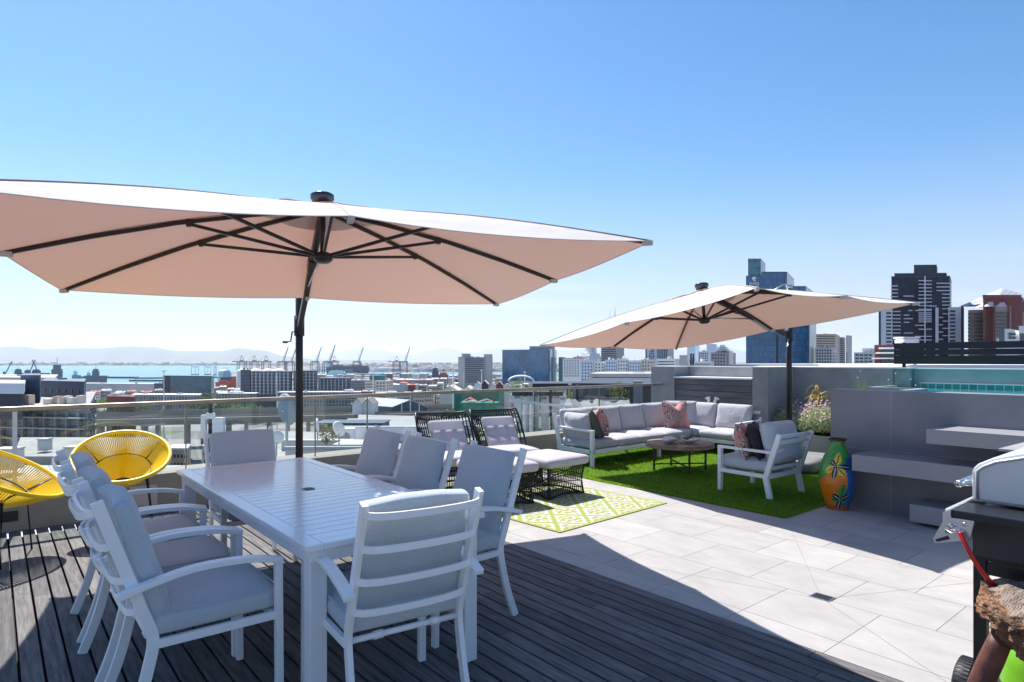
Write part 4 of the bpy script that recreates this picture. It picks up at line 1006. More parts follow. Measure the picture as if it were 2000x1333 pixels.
hill_m = mat('hill_scrub', (.10, .11, .085), .95, noise=(.0012, .4))
ridge('coastal_hills', [(-600, 690), (-200, 684), (0, 678), (40, 676), (85, 682), (140, 680), (200, 680), (240, 676), (300, 678), (345, 685), (430, 686), (465, 680), (510, 684), (560, 696), (620, 703), (760, 704)], 21000, G, hill_m)
ridge('distant_mountains', [(560, 703), (640, 690), (700, 680), (740, 684), (800, 694), (840, 684), (870, 679), (920, 690), (960, 680), (1020, 678), (1080, 684), (1200, 680), (1330, 684), (1400, 676), (1480, 690), (1600, 700)], 40000, G, hill_m, 25, 5000)
poly('far_plain', [(-900, 6260), (560, 5360), (1300, 5000), (2600, 5200), (2600, 17000), (-900, 17000)], G + 1, mat('far_plain', (.17, .17, .14), .95, noise=(.0025, .6)), th=0)

# ------------------------------------------------------------------ building kit
glass_w = mat('dark_window_glass', (.03, .045, .06), .12, spec=.7)
glass_b = mat('blue_window_glass', (.05, .09, .14), .12, spec=.7)
fac = {
 'white': mat('white_facade', (.86, .85, .84), .8, noise=(.15, .06)), 'cream': mat('cream_facade', (.76, .70, .62), .8, noise=(.15, .08)),
 'grey': mat('grey_facade', (.38, .38, .40), .8, noise=(.15, .08)), 'mid': mat('mid_grey_facade', (.58, .57, .56), .8, noise=(.15, .08)),
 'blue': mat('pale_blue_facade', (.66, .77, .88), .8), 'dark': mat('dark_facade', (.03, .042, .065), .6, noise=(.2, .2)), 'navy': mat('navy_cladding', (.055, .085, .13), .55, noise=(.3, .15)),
 'brick': mat('brick_facade', (.20, .07, .06), .85, noise=(.5, .2)), 'pinkstone': mat('pink_stone_facade', (.38, .26, .25), .8), 'tan': mat('tan_facade', (.52, .42, .34), .85),
 'teal': mat('teal_facade', (.02, .20, .20), .5), 'metalroof': grid_mat('ribbed_metal_roof', (.50, .51, .52), (.28, .29, .3), .32, 40, lw=.035, rough=.45, var=.02),
 'roofgrey': mat('grey_flat_roof', (.36, .35, .34), .9, noise=(.3, .15)), 'rooflight': mat('pale_flat_roof', (.62, .60, .57), .9, noise=(.3, .12)), 'redroof': mat('red_tile_roof', (.48, .12, .09), .8),
}
def bld(name, label, Lp, Mp, Rp, ytop, m, roofm=None, z0=G, cat='building', d_for_top=None, parapet=.5, root=None, uv=False, partname='wall'):
    A, B_, C_ = gp(*Lp), gp(*Mp), gp(*Rp); D_ = A + C_ - B_; zt = ytop if isinstance(ytop, float) and ytop < 300 and False else zy(ytop, d_for_top or Mp[1])
    new = root is None
    if new: root = thing(name, label, cat, (B_.x, B_.y, z0)); root['_o'] = 1
    O = Vector(root.location); pts = [(p.x - O.x, p.y - O.y) for p in (A, B_, C_, D_)]
    b = MB(); b.prism(pts, z0 - O.z, zt - O.z); w_ = b.build(partname, m, root, uv=uv)
    if parapet:
        c = [sum(p[0] for p in pts) / 4, sum(p[1] for p in pts) / 4]; k = 1.012
        b = MB(); b.prism([(c[0] + (p[0] - c[0]) * k, c[1] + (p[1] - c[1]) * k) for p in pts], zt - O.z + .02, zt - O.z + parapet); b.build('roof', roofm or m, root)
    del_ = '_o' in root and root.pop('_o') if False else None
    return root, tuple(Vector(((p - O).x, (p - O).y, 0)) for p in (A, B_, C_, D_)), zt - O.z, z0 - O.z
def face_frame(P, Q, away):
    u = (Q - P); u.z = 0; ln = u.length; u.normalize(); n = Vector((u.y, -u.x, 0))
    if n.dot(away - P) > 0: n = -n
    return u, n, ln
def windows(root, P, Q, away, zb, zt, nx, nz, fw=.5, fh=.55, m=None, mode='grid', inset=.1, marg=.04, name='window', th=.25, skip=None):
    u, n, ln = face_frame(P, Q, away); hz = (zt - zb) / nz; usable = ln * (1 - 2 * marg)
    rot = Matrix(((u.x, n.x, 0, 0), (u.y, n.y, 0, 0), (0, 0, 1, 0), (0, 0, 0, 1)))
    if mode == 'band':
        me = None
        for j in range(nz):
            if me is None:
                b = MB(); b.box((0, 0, 0), (usable, th, hz * fh)); o = b.build(name, m or glass_w, root); me = o.data
            else: o = bpy.data.objects.new(name, me); COL.objects.link(o); o.parent = root
            o.matrix_local = Matrix.Translation(P + u * ln / 2 + n * (-th / 2 + inset) + Vector((0, 0, zb + hz * (j + .5)))) @ rot
        return
    if mode == 'column':
        wx = usable / nx; me = None
        for i in range(nx):
            if me is None: b = MB(); b.box((0, 0, 0), (wx * fw, th, (zt - zb) * fh)); o = b.build(name, m or glass_w, root); me = o.data
            else: o = bpy.data.objects.new(name, me); COL.objects.link(o); o.parent = root
            o.matrix_local = Matrix.Translation(P + u * (ln * marg + wx * (i + .5)) + n * (-th / 2 + inset) + Vector((0, 0, (zb + zt) / 2))) @ rot
        return
    wx = usable / nx; me = None
    for i in range(nx):
        for j in range(nz):
            if skip and skip(i, j): continue
            if me is None: b = MB(); b.box((0, 0, 0), (wx * fw, th, hz * fh)); o = b.build(name, m or glass_w, root); me = o.data
            else: o = bpy.data.objects.new(name, me); COL.objects.link(o); o.parent = root
            o.matrix_local = Matrix.Translation(P + u * (ln * marg + wx * (i + .5)) + n * (-th / 2 + inset) + Vector((0, 0, zb + hz * (j + .5)))) @ rot
def simple(name, label, Lp, Mp, Rp, ytop, m, nx, nz, mode='grid', ybot=None, fw=.5, fh=.55, side=0, wm=None, roofm=None, zb=None, **k):
    root, (A, B_, C_, D_), zt, z0 = bld(name, label, Lp, Mp, Rp, ytop, fac[m] if isinstance(m, str) else m, roofm, **k)
    zbw = (zy(ybot, Mp[1]) - root.location.z) if ybot else z0
    nz_ = nz
    if nx: windows(root, A, B_, C_, zbw, zt - .4, nx, nz_, fw, fh, wm, mode)
    if side: windows(root, B_, C_, A, zbw, zt - .4, side, nz_, fw, fh, wm, mode)
    wd_ = (B_ - A).length; dp_ = (C_ - B_).length
    if wd_ > 6:
        for k_ in range(rq.choice((1, 2, 2, 3))):
            c_ = A.lerp(B_, rq.uniform(.15, .85)) + (C_ - B_) * rq.uniform(.3, .7); s_ = min(wd_, 30) * rq.uniform(.07, .2); h_ = min(2.6, zy(700, Mp[1]) * 0 + Mp[1] * .0045 + .4) * rq.uniform(.5, 1)
            b = MB(); b.box((c_.x, c_.y, zt + h_ / 2), (s_, min(s_, dp_ * .3 + .5), h_), -YAW); b.build('rooftop_unit', fac[rq.choice(('white', 'mid', 'grey', 'cream'))], root)
    return root, (A, B_, C_, D_), zt, z0

rq = random.Random(99)
# ---- blue glass tower with sign
bluecurt = grid_mat('blue_curtain_wall', (.008, .14, .32), (.004, .06, .15), 1.6, 3.9, lw=.16, rough=.18, var=.35)
bluecurt2 = grid_mat('teal_curtain_wall', (.02, .16, .22), (.10, .26, .32), 2.2, 2.2, lw=.12, rough=.2, var=.5)
lit_side_m = mat('lit_side_pale', (.55, .57, .58), .35, metal=.4, noise=(.08, .2))  # paler tone for the tower's right side, light put into the colour
tw, F_, zt, z0 = bld('glass_tower', 'blue glass office tower with a lion emblem and stepped top behind the parasol', (1457, 402), (1580, 402), (1593, 455), 622, bluecurt, uv=True)
for (l, m_, r_, yt, mm_) in (((1457, 401.5), (1488, 401.5), (1497, 425), 541, bluecurt), ((1488, 403), (1537, 403), (1551, 440), 533, bluecurt), ((1537, 404), (1574, 404), (1590, 440), 561, bluecurt)): bld('', '', l, m_, r_, yt, mm_, root=tw, uv=True, parapet=.6)
bld('', '', (1461, 402.5), (1486, 402.5), (1495, 424), 507, bluecurt2, root=tw, uv=True, partname='lift_tower')
O = Vector(tw.location); q0 = gp(1580.5, 402.2) - O; q1 = gp(1593, 455) - O
b = MB(); u = (q1 - q0).normalized(); nn = Vector((u.y, -u.x, 0)); b.prism([(q0.x, q0.y), (q1.x, q1.y), (q1.x + nn.x * .4, q1.y + nn.y * .4), (q0.x + nn.x * .4, q0.y + nn.y * .4)], 0, zy(622, 402) - G); b.build('pale_lit_side', lit_side_m, tw)  # thin pale sheet paints the lit right side of the tower
b = MB(); q = gp(1521, 401.4) - O; 
for (pxa, pxb, ya, yb) in ((1517, 1520, 655, 716),): b.prism([(p.x, p.y) for p in (gp(pxa, 401.6) - O, gp(pxb, 401.6) - O, gp(pxb, 402.2) - O, gp(pxa, 402.2) - O)], zy(yb, 402) - G, zy(ya, 402) - G)
b.build('dark_recess', fac['dark'], tw)
sign_w = mat('white_sign', (.85, .87, .9), .5)
faceM = Matrix(((RT.x, 0, -FW.x, 0), (RT.y, 0, -FW.y, 0), (0, 1, 0, 0), (0, 0, 0, 1)))
def on_face(px, py, d, O_): return Matrix.Translation(Vector((*gp(px, d).to_2d(), zy(py, d))) - Vector(O_)) @ faceM
text('sign_lettering', 'RMB', 3.3, sign_w, tw, on_face(1473, 555.5, 401.2, O), .15)
b = MB(); pts = [(-1.9, .4), (-1.7, 1.4), (-.7, 2.2), (.5, 2.1), (1.5, 1.5), (1.2, 1.2), (1.9, .6), (1.2, .5), (1.3, -.1), (.6, .2), (.1, -.1), (.5, -.9), (1.5, -1.2), (.9, -1.8), (-.2, -1.5), (-.9, -1.0), (-1.3, -.3)]
b.prism(pts, 0, .2); em = b.build('lion_emblem', sign_w, tw); em.matrix_local = on_face(1473, 546, 401.2, O) @ Matrix.Scale(.8, 4)

# ---- dark twin-wing tower
dk = grid_mat('midnight_curtain_wall', (.010, .018, .045), (.015, .022, .05), 2.0, 3.3, lw=.10, rough=.35, var=.5, spec=.25)
rt, F_, zt, z0 = bld('dark_tower', 'dark blue residential tower with white balcony lines and white wings', (1741, 352), (1855, 350), (1858, 375), 541, dk, fac['dark'], uv=True)
O = Vector(rt.location)
bld('', '', (1747, 354), (1848, 352), (1850, 370), 535, fac['dark'], root=rt); bld('', '', (1785, 355), (1829, 354), (1831, 368), 519, fac['dark'], root=rt, partname='penthouse')
whitep = mat('white_cladding_panel', (.62, .68, .78), .6)
def slab(px0, px1, y, d, part='balcony_slab', m=None, h=.45, dep=1.0, root=rt):
    O_ = Vector(root.location); b = MB(); P = [gp(px0, d - dep) - O_, gp(px1, d - dep) - O_, gp(px1, d + .3) - O_, gp(px0, d + .3) - O_]; z = zy(y, d) - O_.z
    b.prism([(p.x, p.y) for p in P], z - h / 2, z + h / 2); return b.build(part, m or whitep, root)
bld('', '', (1716, 349), (1720.5, 348), (1721, 370), 606, fac['dark'], root=rt); bld('', '', (1720.5, 348.2), (1743, 348), (1744, 370), 605.5, whitep, root=rt, partname='white_wing'); bld('', '', (1743, 349), (1760, 349), (1761, 370), 605, dk, root=rt, uv=True)
bld('', '', (1827, 348.6), (1833, 348.5), (1834, 370), 603, whitep, root=rt, partname='white_wing'); bld('', '', (1833, 349), (1853, 349), (1854, 370), 604, dk, root=rt, uv=True); bld('', '', (1852, 348.6), (1877, 348.5), (1878, 370), 602, whitep, root=rt, partname='white_wing'); bld('', '', (1877, 348.5), (1882, 349), (1883, 370), 600, fac['dark'], root=rt)
bld('', '', (1805.3, 348.4), (1807.7, 348.4), (1807.8, 351), 539, whitep, root=rt, partname='white_fin', parapet=0)
for i in range(13):
    y = 549 + i * 6.95
    if i < 12: slab(1794, 1820, y, 349.8)
for i in range(8): slab(1739, 1754, 559 + i * 7, 351); slab(1829 if i < 3 else 1840, 1859, 554 + i * 7.1, 349.8)
for (a, c, y) in ((1764, 1785, 579), (1786, 1806, 592), (1774, 1782, 607), (1765, 1776, 616), (1765, 1783, 623), (1765, 1776, 630), (1765, 1783, 651), (1815, 1830, 598.5), (1787, 1820, 607), (1794, 1820, 615), (1794, 1820, 622), (1794, 1820, 629), (1787, 1806, 636), (1794, 1820, 643.5), (1787, 1820, 657.5), (1794, 1820, 664.5)): slab(a, c, y, 349.8)
for i in range(9): slab(1744, 1759, 609 + i * 7, 348.8); slab(1841 if i % 2 == 0 else 1833, 1852 if i % 2 == 0 else 1842, 613.5 + i * 7.1, 348.8)
for i in range(10): slab(1731, 1741, 612 + i * 7, 348, 'slit_window', fac['dark'], 1.0, .15); slab(1855, 1866, 608.5 + i * 7.2, 348.4, 'slit_window', fac['dark'], 1.0, .15)
# ---- brick tower with white pyramid
bt, F_, zt, z0 = bld('brick_tower', 'brick framed office tower with a white glass pyramid roof at the right edge', (1920, 330), (1996, 330), (2006, 360), 583, fac['brick'], d_for_top=330)
O = Vector(bt.location)
bld('', '', (1891, 336), (1921, 333), (1930, 360), 607, fac['pinkstone'], root=bt); bld('', '', (1994, 334), (2030, 336), (2040, 360), 612, fac['pinkstone'], root=bt)
bld('', '', (1944, 326), (1974, 326), (1976, 332), 601, fac['pinkstone'], root=bt)
for i in range(9): slab(1890.5, 1920, 614 + i * 7.1, 333, 'window_band', glass_w, 1.0, 1.2, bt); slab(1946, 1972, 612 + i * 7.1, 325.8, 'window_band', glass_w, 1.1, .25, bt)
b = MB(); q = gp(1958, 345) - O; zb = zy(590, 330) - G; zp = zy(563, 345) - G
b.add([(q.x - 14 * RT.x - 14 * FW.x, q.y - 14 * RT.y - 14 * FW.y, zb), (q.x + 14 * RT.x - 14 * FW.x, q.y + 14 * RT.y - 14 * FW.y, zb), (q.x + 14 * RT.x + 14 * FW.x, q.y + 14 * RT.y + 14 * FW.y, zb), (q.x - 14 * RT.x + 14 * FW.x, q.y - 14 * RT.y + 14 * FW.y, zb), (q.x, q.y, zp)], [(0, 1, 4), (1, 2, 4), (2, 3, 4), (3, 0, 4)])
b.build('pyramid_roof', grid_mat('pyramid_glazing', (.62, .62, .64), (.35, .35, .38), 2.2, 2.2, lw=.15, rough=.3, var=.1), bt, uv=True)
for (pa, pb, yb) in ((1926, 1944, 599), (1948, 1968, 600)):
    b = MB(); A_ = gp(pa, 327) - O; B2 = gp(pb, 327) - O; C2 = gp((pa + pb) / 2, 332) - O; z1 = zy(yb, 327) - G
    b.add([(A_.x, A_.y, z1), (B2.x, B2.y, z1), (C2.x, C2.y, z1 + 4.5), (A_.x + FW.x * 8, A_.y + FW.y * 8, z1), (B2.x + FW.x * 8, B2.y + FW.y * 8, z1)], [(0, 1, 2), (1, 4, 2), (3, 0, 2), (4, 3, 2)]); b.build('skylight', sign_w, bt)
for (pa, pb) in ((1920, 1923), (1940, 1942.5), (1970, 1972.5), (1984, 1986)): bld('', '', (pa, 325.2), (pb, 325.2), (pb + .1, 326.5), 578, fac['brick'], root=bt, partname='brick_pier', parapet=0)
slab(1919, 1995, 580, 326, 'brick_lintel', fac['brick'], 1.7, 1.2, bt)
ww, F_, zt, z0 = simple('white_office', 'small white office with sloped roof lights in front of the brick tower', (1946, 200), (1990, 200), (1996, 220), 664, 'white', 0, 1)
bld('', '', (1958, 199), (1975, 199), (1990, 212), 646, fac['white'], root=ww); slab(1951, 1962, 656, 198.8, 'window', glass_b, 4.5, .3, ww); slab(1971, 1984, 653, 198.8, 'window', glass_w, .8, .3, ww); slab(1971, 1984, 660, 198.8, 'window', glass_w, .8, .3, ww)
simple('white_office', 'white gabled office cut off by the right edge of the picture', (1990, 205), (2030, 205), (2040, 220), 640, 'white', 3, 8, 'band', wm=glass_b)

# ---- mid-distance offices right of the glass tower
simple('brown_office', 'brown brick office block just right of the blue glass tower', (1592, 520), (1632, 520), (1640, 560), 654, 'tan', 1, 13, 'band', ybot=716, side=3, fh=.35)
simple('white_apartments', 'white apartment block in front of the brown brick office', (1592, 420), (1626, 420), (1635, 440), 681, 'white', 6, 6, 'grid', ybot=716, side=2)
simple('grey_slab_tower', 'narrow dark banded tower left of the pale grey slab tower', (1637, 600), (1648, 600), (1651, 620), 660, 'grey', 1, 14, 'band', ybot=716)
simple('grey_slab_tower', 'pale grey windowless slab tower right of the brown office', (1652, 600), (1656, 600), (1664, 606), 656.5, 'mid', 1, 1, 'column', fw=.3)
simple('white_office', 'white and blue office block beyond the white roofs, left of the dark tower', (1668, 480), (1706, 480), (1716, 500), 690, 'white', 4, 4, 'grid', ybot=716, fw=.8, fh=.62, wm=glass_b)
bld('office_penthouse', 'stepped grey plant house on the white and blue office', (1684, 490), (1702, 490), (1708, 500), 682, fac['mid'])
bb, F_, zt, z0 = bld('balcony_house', 'red brick house with white stacked balconies beside the timber screen', (1708, 62), (1750, 62), (1756, 72), 684, fac['brick'])
for y, a in ((681, 1716), (690, 1710), (700.5, 1702), (711, 1698)): slab(a, 1752, y, 61, 'balcony', fac['white'], .12, 1.5, bb)
for y in (686, 695.5, 706): slab(1722, 1746, y, 61.9, 'window', glass_w, .30, .1, bb)

# ---- centre skyline
cb, F_, zt, z0 = simple('pyramid_roof_office', 'grey office block with a white stepped pyramid roof', (1388, 620), (1418, 620), (1437, 650), 690, 'grey', 5, 4, 'grid', ybot=716, fw=.5, fh=.5, side=3)
for (pa, pb, yt) in ((1393, 1430, 686), (1397, 1424, 682), (1401, 1420, 678), (1406, 1415, 674)): bld('', '', (pa, 625), (pb, 625), (pb + 2, 640), yt, fac['white'], root=cb, partname='roof_tier', parapet=0)
simple('twin_tower', 'blue and white apartment tower, left one of the pair', (1342, 700), (1358, 700), (1366, 715), 673, 'blue', 4, 1, 'column', wm=glass_b)
simple('twin_tower', 'blue and white apartment tower, right one of the pair', (1380, 690), (1392, 690), (1400, 705), 673, 'blue', 3, 1, 'column', wm=glass_b)
simple('white_office', 'small white gridded office between the two blue apartment towers', (1364, 560), (1384, 560), (1388, 570), 688, 'white', 5, 6, ybot=716)
simple('grey_block', 'plain grey block beside the phone antenna frame', (1327, 210), (1340, 210), (1345, 215), 697, 'mid', 0, 1)
simple('banded_office', 'white office with dark window bands behind the grey wall', (1283, 330), (1318, 330), (1328, 345), 703, 'white', 1, 5, 'band', ybot=730, fh=.4)
simple('low_office', 'low white office right of the phone antenna frame', (1356, 300), (1388, 300), (1394, 310), 708, 'white', 1, 2, 'band', ybot=718, fh=.4)
# phone mast frame
pm = thing('antenna_mast', 'roof frame holding phone antennas against the skyline', 'antenna', tuple(gp(1348, 190, G)))
b = MB(); 
for dx in (-1.2, 0, 1.2): b.tube([(dx, 0, 0), (dx, 0, zy(692, 190) - G)], .12, 6)
b.build('mast', dark_metal, pm)
for i, dx in enumerate((-1.2, 0, 1.2)): b = MB(); b.box((dx, -.3, zy(698, 190) - G), (.5, .3, 2.2)); b.box((dx, -.3, zy(708, 190) - G), (.4, .3, 1.6)); b.build('antenna_panel', fac['white'] if i == 0 else fac['dark'], pm)
me_, F_, zt, z0 = bld('media_tower', 'office tower with a tall white sign panel and dark vertical fins', (1283, 520), (1304, 520), (1316, 540), 664, grid_mat('fin_wall', (.03, .06, .11), (.5, .55, .62), 1.6, 200, lw=.3, rough=.3, var=.3), uv=True)
bld('', '', (1260.5, 521), (1263, 521), (1264, 540), 664, fac['dark'], root=me_); bld('', '', (1263, 520), (1283, 520), (1284, 540), 664, whitep, root=me_, partname='sign_panel')
text('sign_lettering', 'MEDIA24', 5.6, fac['dark'], me_, on_face(1273.5, 690, 519.7, me_.location) @ Matrix.Rotation(-PI / 2, 4, 'Z') @ Matrix.Rotation(PI, 4, 'Z'), .15)
simple('dark_office_tower', 'dark grey stepped office tower behind the white apartments', (1174, 560), (1204, 560), (1219, 580), 668, 'grey', 1, 9, 'band', ybot=706, side=1, fh=.45)
simple('green_office', 'narrow green glass office behind the white hotel', (1091, 640), (1099, 640), (1104, 650), 699, 'teal', 0, 1)
hotel, F_, zt, z0 = simple('white_hotel', 'white hotel with rows of small windows and red roof edge', (1099, 470), (1133, 470), (1142, 490), 701, 'white', 6, 7, 'grid', ybot=737, fw=.5, fh=.5, roofm=fac['redroof'])
cht = thing('church_tower', 'white classical tower with columned lantern and spire above the hotel', 'tower', tuple(gp(1154, 560, G)))
b = MB(); z1 = zy(696, 560) - G; z2 = zy(676, 560) - G; b.box((0, 0, z1 / 2), (17, 12, z1)); b.box((0, 0, z1 + 1.2), (13, 10, 2.4)); b.build('base', fac['white'], cht)
b = MB(); b.lathe([(5.2, z1 + 2.4), (5.2, z1 + 3.5), (4, z1 + 4), (4, z2 + 4), (4.5, z2 + 5), (1.5, z2 + 9), (.3, z2 + 14)], 20); b.build('lantern', fac['white'], cht)
for i in range(8): a = PI / 4 * i; b = MB(); b.tube([(4.6 * math.cos(a), 4.6 * math.sin(a), z1 + 3.4), (4.6 * math.cos(a), 4.6 * math.sin(a), z2 + 4)], .45, 8); b.build('column', fac['white'], cht)
rm = thing('radio_mast', 'thin radio mast rising above the second parasol', 'mast', tuple(gp(1201, 900, G)))
b = MB(); b.tube([(0, 0, 0), (0, 0, zy(620, 900) - G), (0, 0, zy(597, 900) - G)], .8, 6, scale=[2.4, 1, .3]); b.tube([(-10.5, 0, 0), (-10.5, 0, zy(606, 900) - G)], .25, 5); b.build('pole', fac['mid'], rm)
# white and blue apartments: a run of blocks
for i, (a, c, yt, m_, nx_) in enumerate(((1134, 1160, 706, 'blue', 4), (1160, 1182, 708, 'white', 3), (1182, 1205, 705, 'blue', 4), (1205, 1228, 702, 'white', 4), (1228, 1252, 706, 'blue', 4), (1252, 1282, 704, 'cream', 5))):
    simple('apartment_block', ('leftmost', 'second', 'third', 'fourth', 'fifth', 'rightmost')[i] + ' block of the %s painted apartments in front of the dark office tower' % {'blue': 'pale blue', 'white': 'white', 'cream': 'cream'}[m_], (a, 400 + 3 * (i % 2)), (c - 1, 400 + 3 * (i % 2)), (c, 420), yt, m_, nx_, 6, 'grid', ybot=745, fw=.42, fh=.45)
pk_, F_, zt, z0 = simple('parking_deck', 'low grey parking roof in front of the painted apartments', (1152, 190), (1290, 190), (1296, 215), 733, 'rooflight', 1, 3, 'band', ybot=748, fh=.3, roofm=fac['rooflight'])
# glass cube and grey tower
cubeg = grid_mat('reflective_blue_glass', (.03, .14, .29), (.05, .17, .30), 3.2, 3.4, lw=.10, rough=.08, var=.25)
gc, F_, zt, z0 = bld('glass_cube', 'dark blue mirrored glass office block', (981, 640), (1072, 600), (1087, 640), 683.5, cubeg, uv=True)
bld('', '', (1034, 622), (1082, 622), (1084, 640), 677.5, fac['grey'], root=gc); bld('', '', (1071.5, 599.4), (1073.5, 599.4), (1074, 603), 684, fac['dark'], root=gc, parapet=0)
gt, F_, zt, z0 = simple('grey_office_tower', 'grey office tower with horizontal window bands left of the glass cube', (907, 640), (946, 640), (948, 680), 699, 'grey', 1, 13, 'band', ybot=748, fh=.55, wm=glass_b)
bld('', '', (895, 642), (907.5, 639.7), (909, 680), 698, fac['mid'], root=gt); bld('', '', (945, 642), (960, 642), (962, 680), 693, fac['mid'], root=gt); bld('', '', (902, 645), (918, 645), (919, 660), 692, fac['grey'], root=gt, partname='plant_room')

# ---- harbour side
simple('teal_glass_office', 'teal glass office block near the water', (326, 620), (413, 600), (418, 625), 735.5, grid_mat('teal_glass_wall', (.015, .13, .19), (.03, .2, .26), 3.0, 3.4, lw=.08, rough=.12, var=.2), 0, 1, uv=True) if False else None
tg, F_, zt, z0 = bld('teal_glass_office', 'teal glass office block near the water', (331, 600), (413, 585), (418, 610), 735.5, grid_mat('teal_glass_wall', (.015, .13, .19), (.03, .2, .26), 3.0, 3.4, lw=.08, rough=.12, var=.2), uv=True)
bld('', '', (318, 602), (331, 599.5), (332, 620), 735, fac['dark'], root=tg)
white_grid = mat('white_balcony_grid', (.72, .73, .75), .6)
def apt(name, label, L_, M_, R_, yt, yb, nx, nz, body='navy'):
    root, (A, B_, C_, D_), zt, z0 = bld(name, label, L_, M_, R_, yt, fac[body])
    zb = zy(yb, M_[1]) - G
    windows(root, A, B_, C_, zb, zt - .3, 1, nz, 1, .10, white_grid, 'band', .8, 0, 'balcony_slab', 1.4)
    windows(root, A, B_, C_, zb, zt - .3, nx, 1, .14, 1, white_grid, 'column', .9, 0, 'fin', 1.2)
    windows(root, A, B_, C_, zb, zt - .3, nx, nz, .62, .5, glass_b, 'grid', .05, 0, 'window')
    return root
apt('harbour_apartments', 'navy and white balcony apartments left of the parasol mast', (489, 520), (567, 515), (571, 540), 727, 772, 10, 7)
apt('harbour_apartments', 'white gridded apartments directly behind the parasol mast', (573, 530), (616, 530), (620, 550), 725.5, 770, 6, 7)
apt('harbour_apartments', 'lower glazed apartments right of the parasol mast', (622, 560), (680, 560), (686, 585), 740, 766, 8, 5)
simple('harbour_apartments', 'dark corner tower at the left end of the balcony apartments', (470, 522), (488, 518), (490, 540), 724, 'navy', 3, 7, ybot=770, wm=glass_b)
simple('grey_apartments', 'low grey apartments next to the rounded beige block', (686, 560), (713, 560), (716, 580), 744, 'grey', 6, 4, ybot=765, wm=glass_b)
cbk, F_, zt, z0 = simple('beige_apartments', 'beige apartment block with dark rooftop storey', (733, 480), (754, 480), (768, 500), 745, 'cream', 3, 5, ybot=775, side=3, fh=.4)
bld('', '', (713, 484), (733, 483), (735, 500), 744, fac['tan'], root=cbk); bld('', '', (722, 486), (750, 486), (756, 500), 735, fac['teal'], root=cbk, partname='rooftop_storey')
for i in range(5): slab(713, 733, 748 + i * 5.6, 483, 'balcony', fac['white'], .8, 1.0, cbk)
simple('glass_row_house', 'long low glazed row behind the trees, left part', (256, 480), (390, 475), (394, 495), 773, grid_mat('row_glazing', (.10, .14, .17), (.45, .48, .5), 2.4, 3.0, lw=.18, rough=.25, var=.5), 0, 1, uv=True, roofm=fac['rooflight'])
simple('glass_row_house', 'long low glazed row behind the trees, middle part left of the parasol mast', (423, 480), (500, 480), (505, 495), 770, MATS['row_glazing'], 0, 1, uv=True, roofm=fac['rooflight'])
simple('glass_row_house', 'long low glazed row right of the parasol mast', (540, 480), (735, 485), (740, 500), 767, MATS['row_glazing'], 0, 1, uv=True, roofm=fac['rooflight'])
simple('quay_shed', 'long pale grey shed on the quay left of the teal office', (165, 760), (301, 740), (304, 760), 751, 'mid', 0, 1, roofm=fac['rooflight'])
simple('quay_shed', 'navy shed between the pale shed and the teal office', (301, 738), (320, 736), (322, 750), 750, 'navy', 0, 1)
simple('quay_shed', 'long red brown quay shed right of the beige apartments', (768, 900), (842, 900), (848, 930), 743, 'pinkstone', 10, 1, 'column', roofm=fac['rooflight'])
simple('brick_hall', 'dark brick hall with flat roof above the railing', (208, 330), (262, 325), (266, 340), 777, 'brick', 5, 1, 'column', fw=.7)
simple('white_hall', 'white low hall roof in front of the red brown quay shed', (765, 620), (812, 620), (818, 650), 753, 'rooflight', 0, 1)
# gabled white sheds and domes
def gable(name, label, px0, px1, d, yb, yr, dep, m, roofm, cat='building', ncol=0, z0=G, tilt=0):
    A = gp(px0, d); B_ = gp(px1, d); u = (B_ - A).normalized(); v = Vector((-u.y, u.x, 0));
    if v.dot(FW) < 0: v = -v
    if tilt: v = (v + u * tilt).normalized()
    root = thing(name, label, cat, (A.x, A.y, z0)); ln = (B_ - A).length; ze = zy(yb, d) - z0; zr = zy(yr, d) - z0
    b = MB(); P = lambda s, t, z: tuple(u * s + v * t + Vector((0, 0, z)))
    b.add([P(0, 0, 0), P(ln, 0, 0), P(ln, 0, ze), P(ln / 2, 0, zr), P(0, 0, ze), P(0, dep, 0), P(ln, dep, 0), P(ln, dep, ze), P(ln / 2, dep, zr), P(0, dep, ze)], [(0, 1, 2, 3, 4), (9, 8, 7, 6, 5), (1, 6, 7, 2), (5, 0, 4, 9)]); b.build('wall', m, root)
    b = MB(); b.add([P(-.3, -.5, ze - .05), P(ln / 2, -.5, zr + .15), P(ln / 2, dep, zr + .15), P(-.3, dep, ze - .05), P(ln + .3, -.5, ze - .05), P(ln + .3, dep, ze - .05)], [(0, 1, 2, 3), (1, 4, 5, 2)]); o = b.build('roof', roofm, root, uv=True); sm = o.modifiers.new('s', 'SOLIDIFY'); sm.thickness = .25
    for i in range(ncol):
        s = ln * (i + 1) / (ncol + 1); b = MB(); h = ze + (zr - ze) * (1 - abs(s / ln - .5) * 2) - .3; b.span((0, 0, 0), (.6, .25, h)); c = b.build('white_column', fac['white'], root); c.location = u * s - v * .2; c.rotation_euler = (0, 0, math.atan2(u.y, u.x))
    return root
gable('market_hall', 'large pale gabled hall roof with blue gable and white columns', 766, 834, 330, 795, 781.5, 38, fac['navy'], fac['rooflight'], ncol=3, tilt=-1.1)
gable('gabled_house', 'white gabled house, left of the pair by the pale hall roof', 688, 706, 310, 790, 778, 14, fac['white'], fac['roofgrey'])
gable('gabled_house', 'white gabled house, right of the pair by the pale hall roof', 708, 727, 312, 790, 779, 14, fac['white'], fac['roofgrey'])
gable('red_roof_house', 'small red roofed house with green wall behind the loungers', 902, 930, 250, 786, 779, 14, fac['teal'], fac['redroof'])
gable('red_roof_house', 'low dusty red roof right of the brighter red one', 930, 968, 252, 787, 781, 12, fac['teal'], mat('dusty_red_roof', (.34, .16, .13), .85))
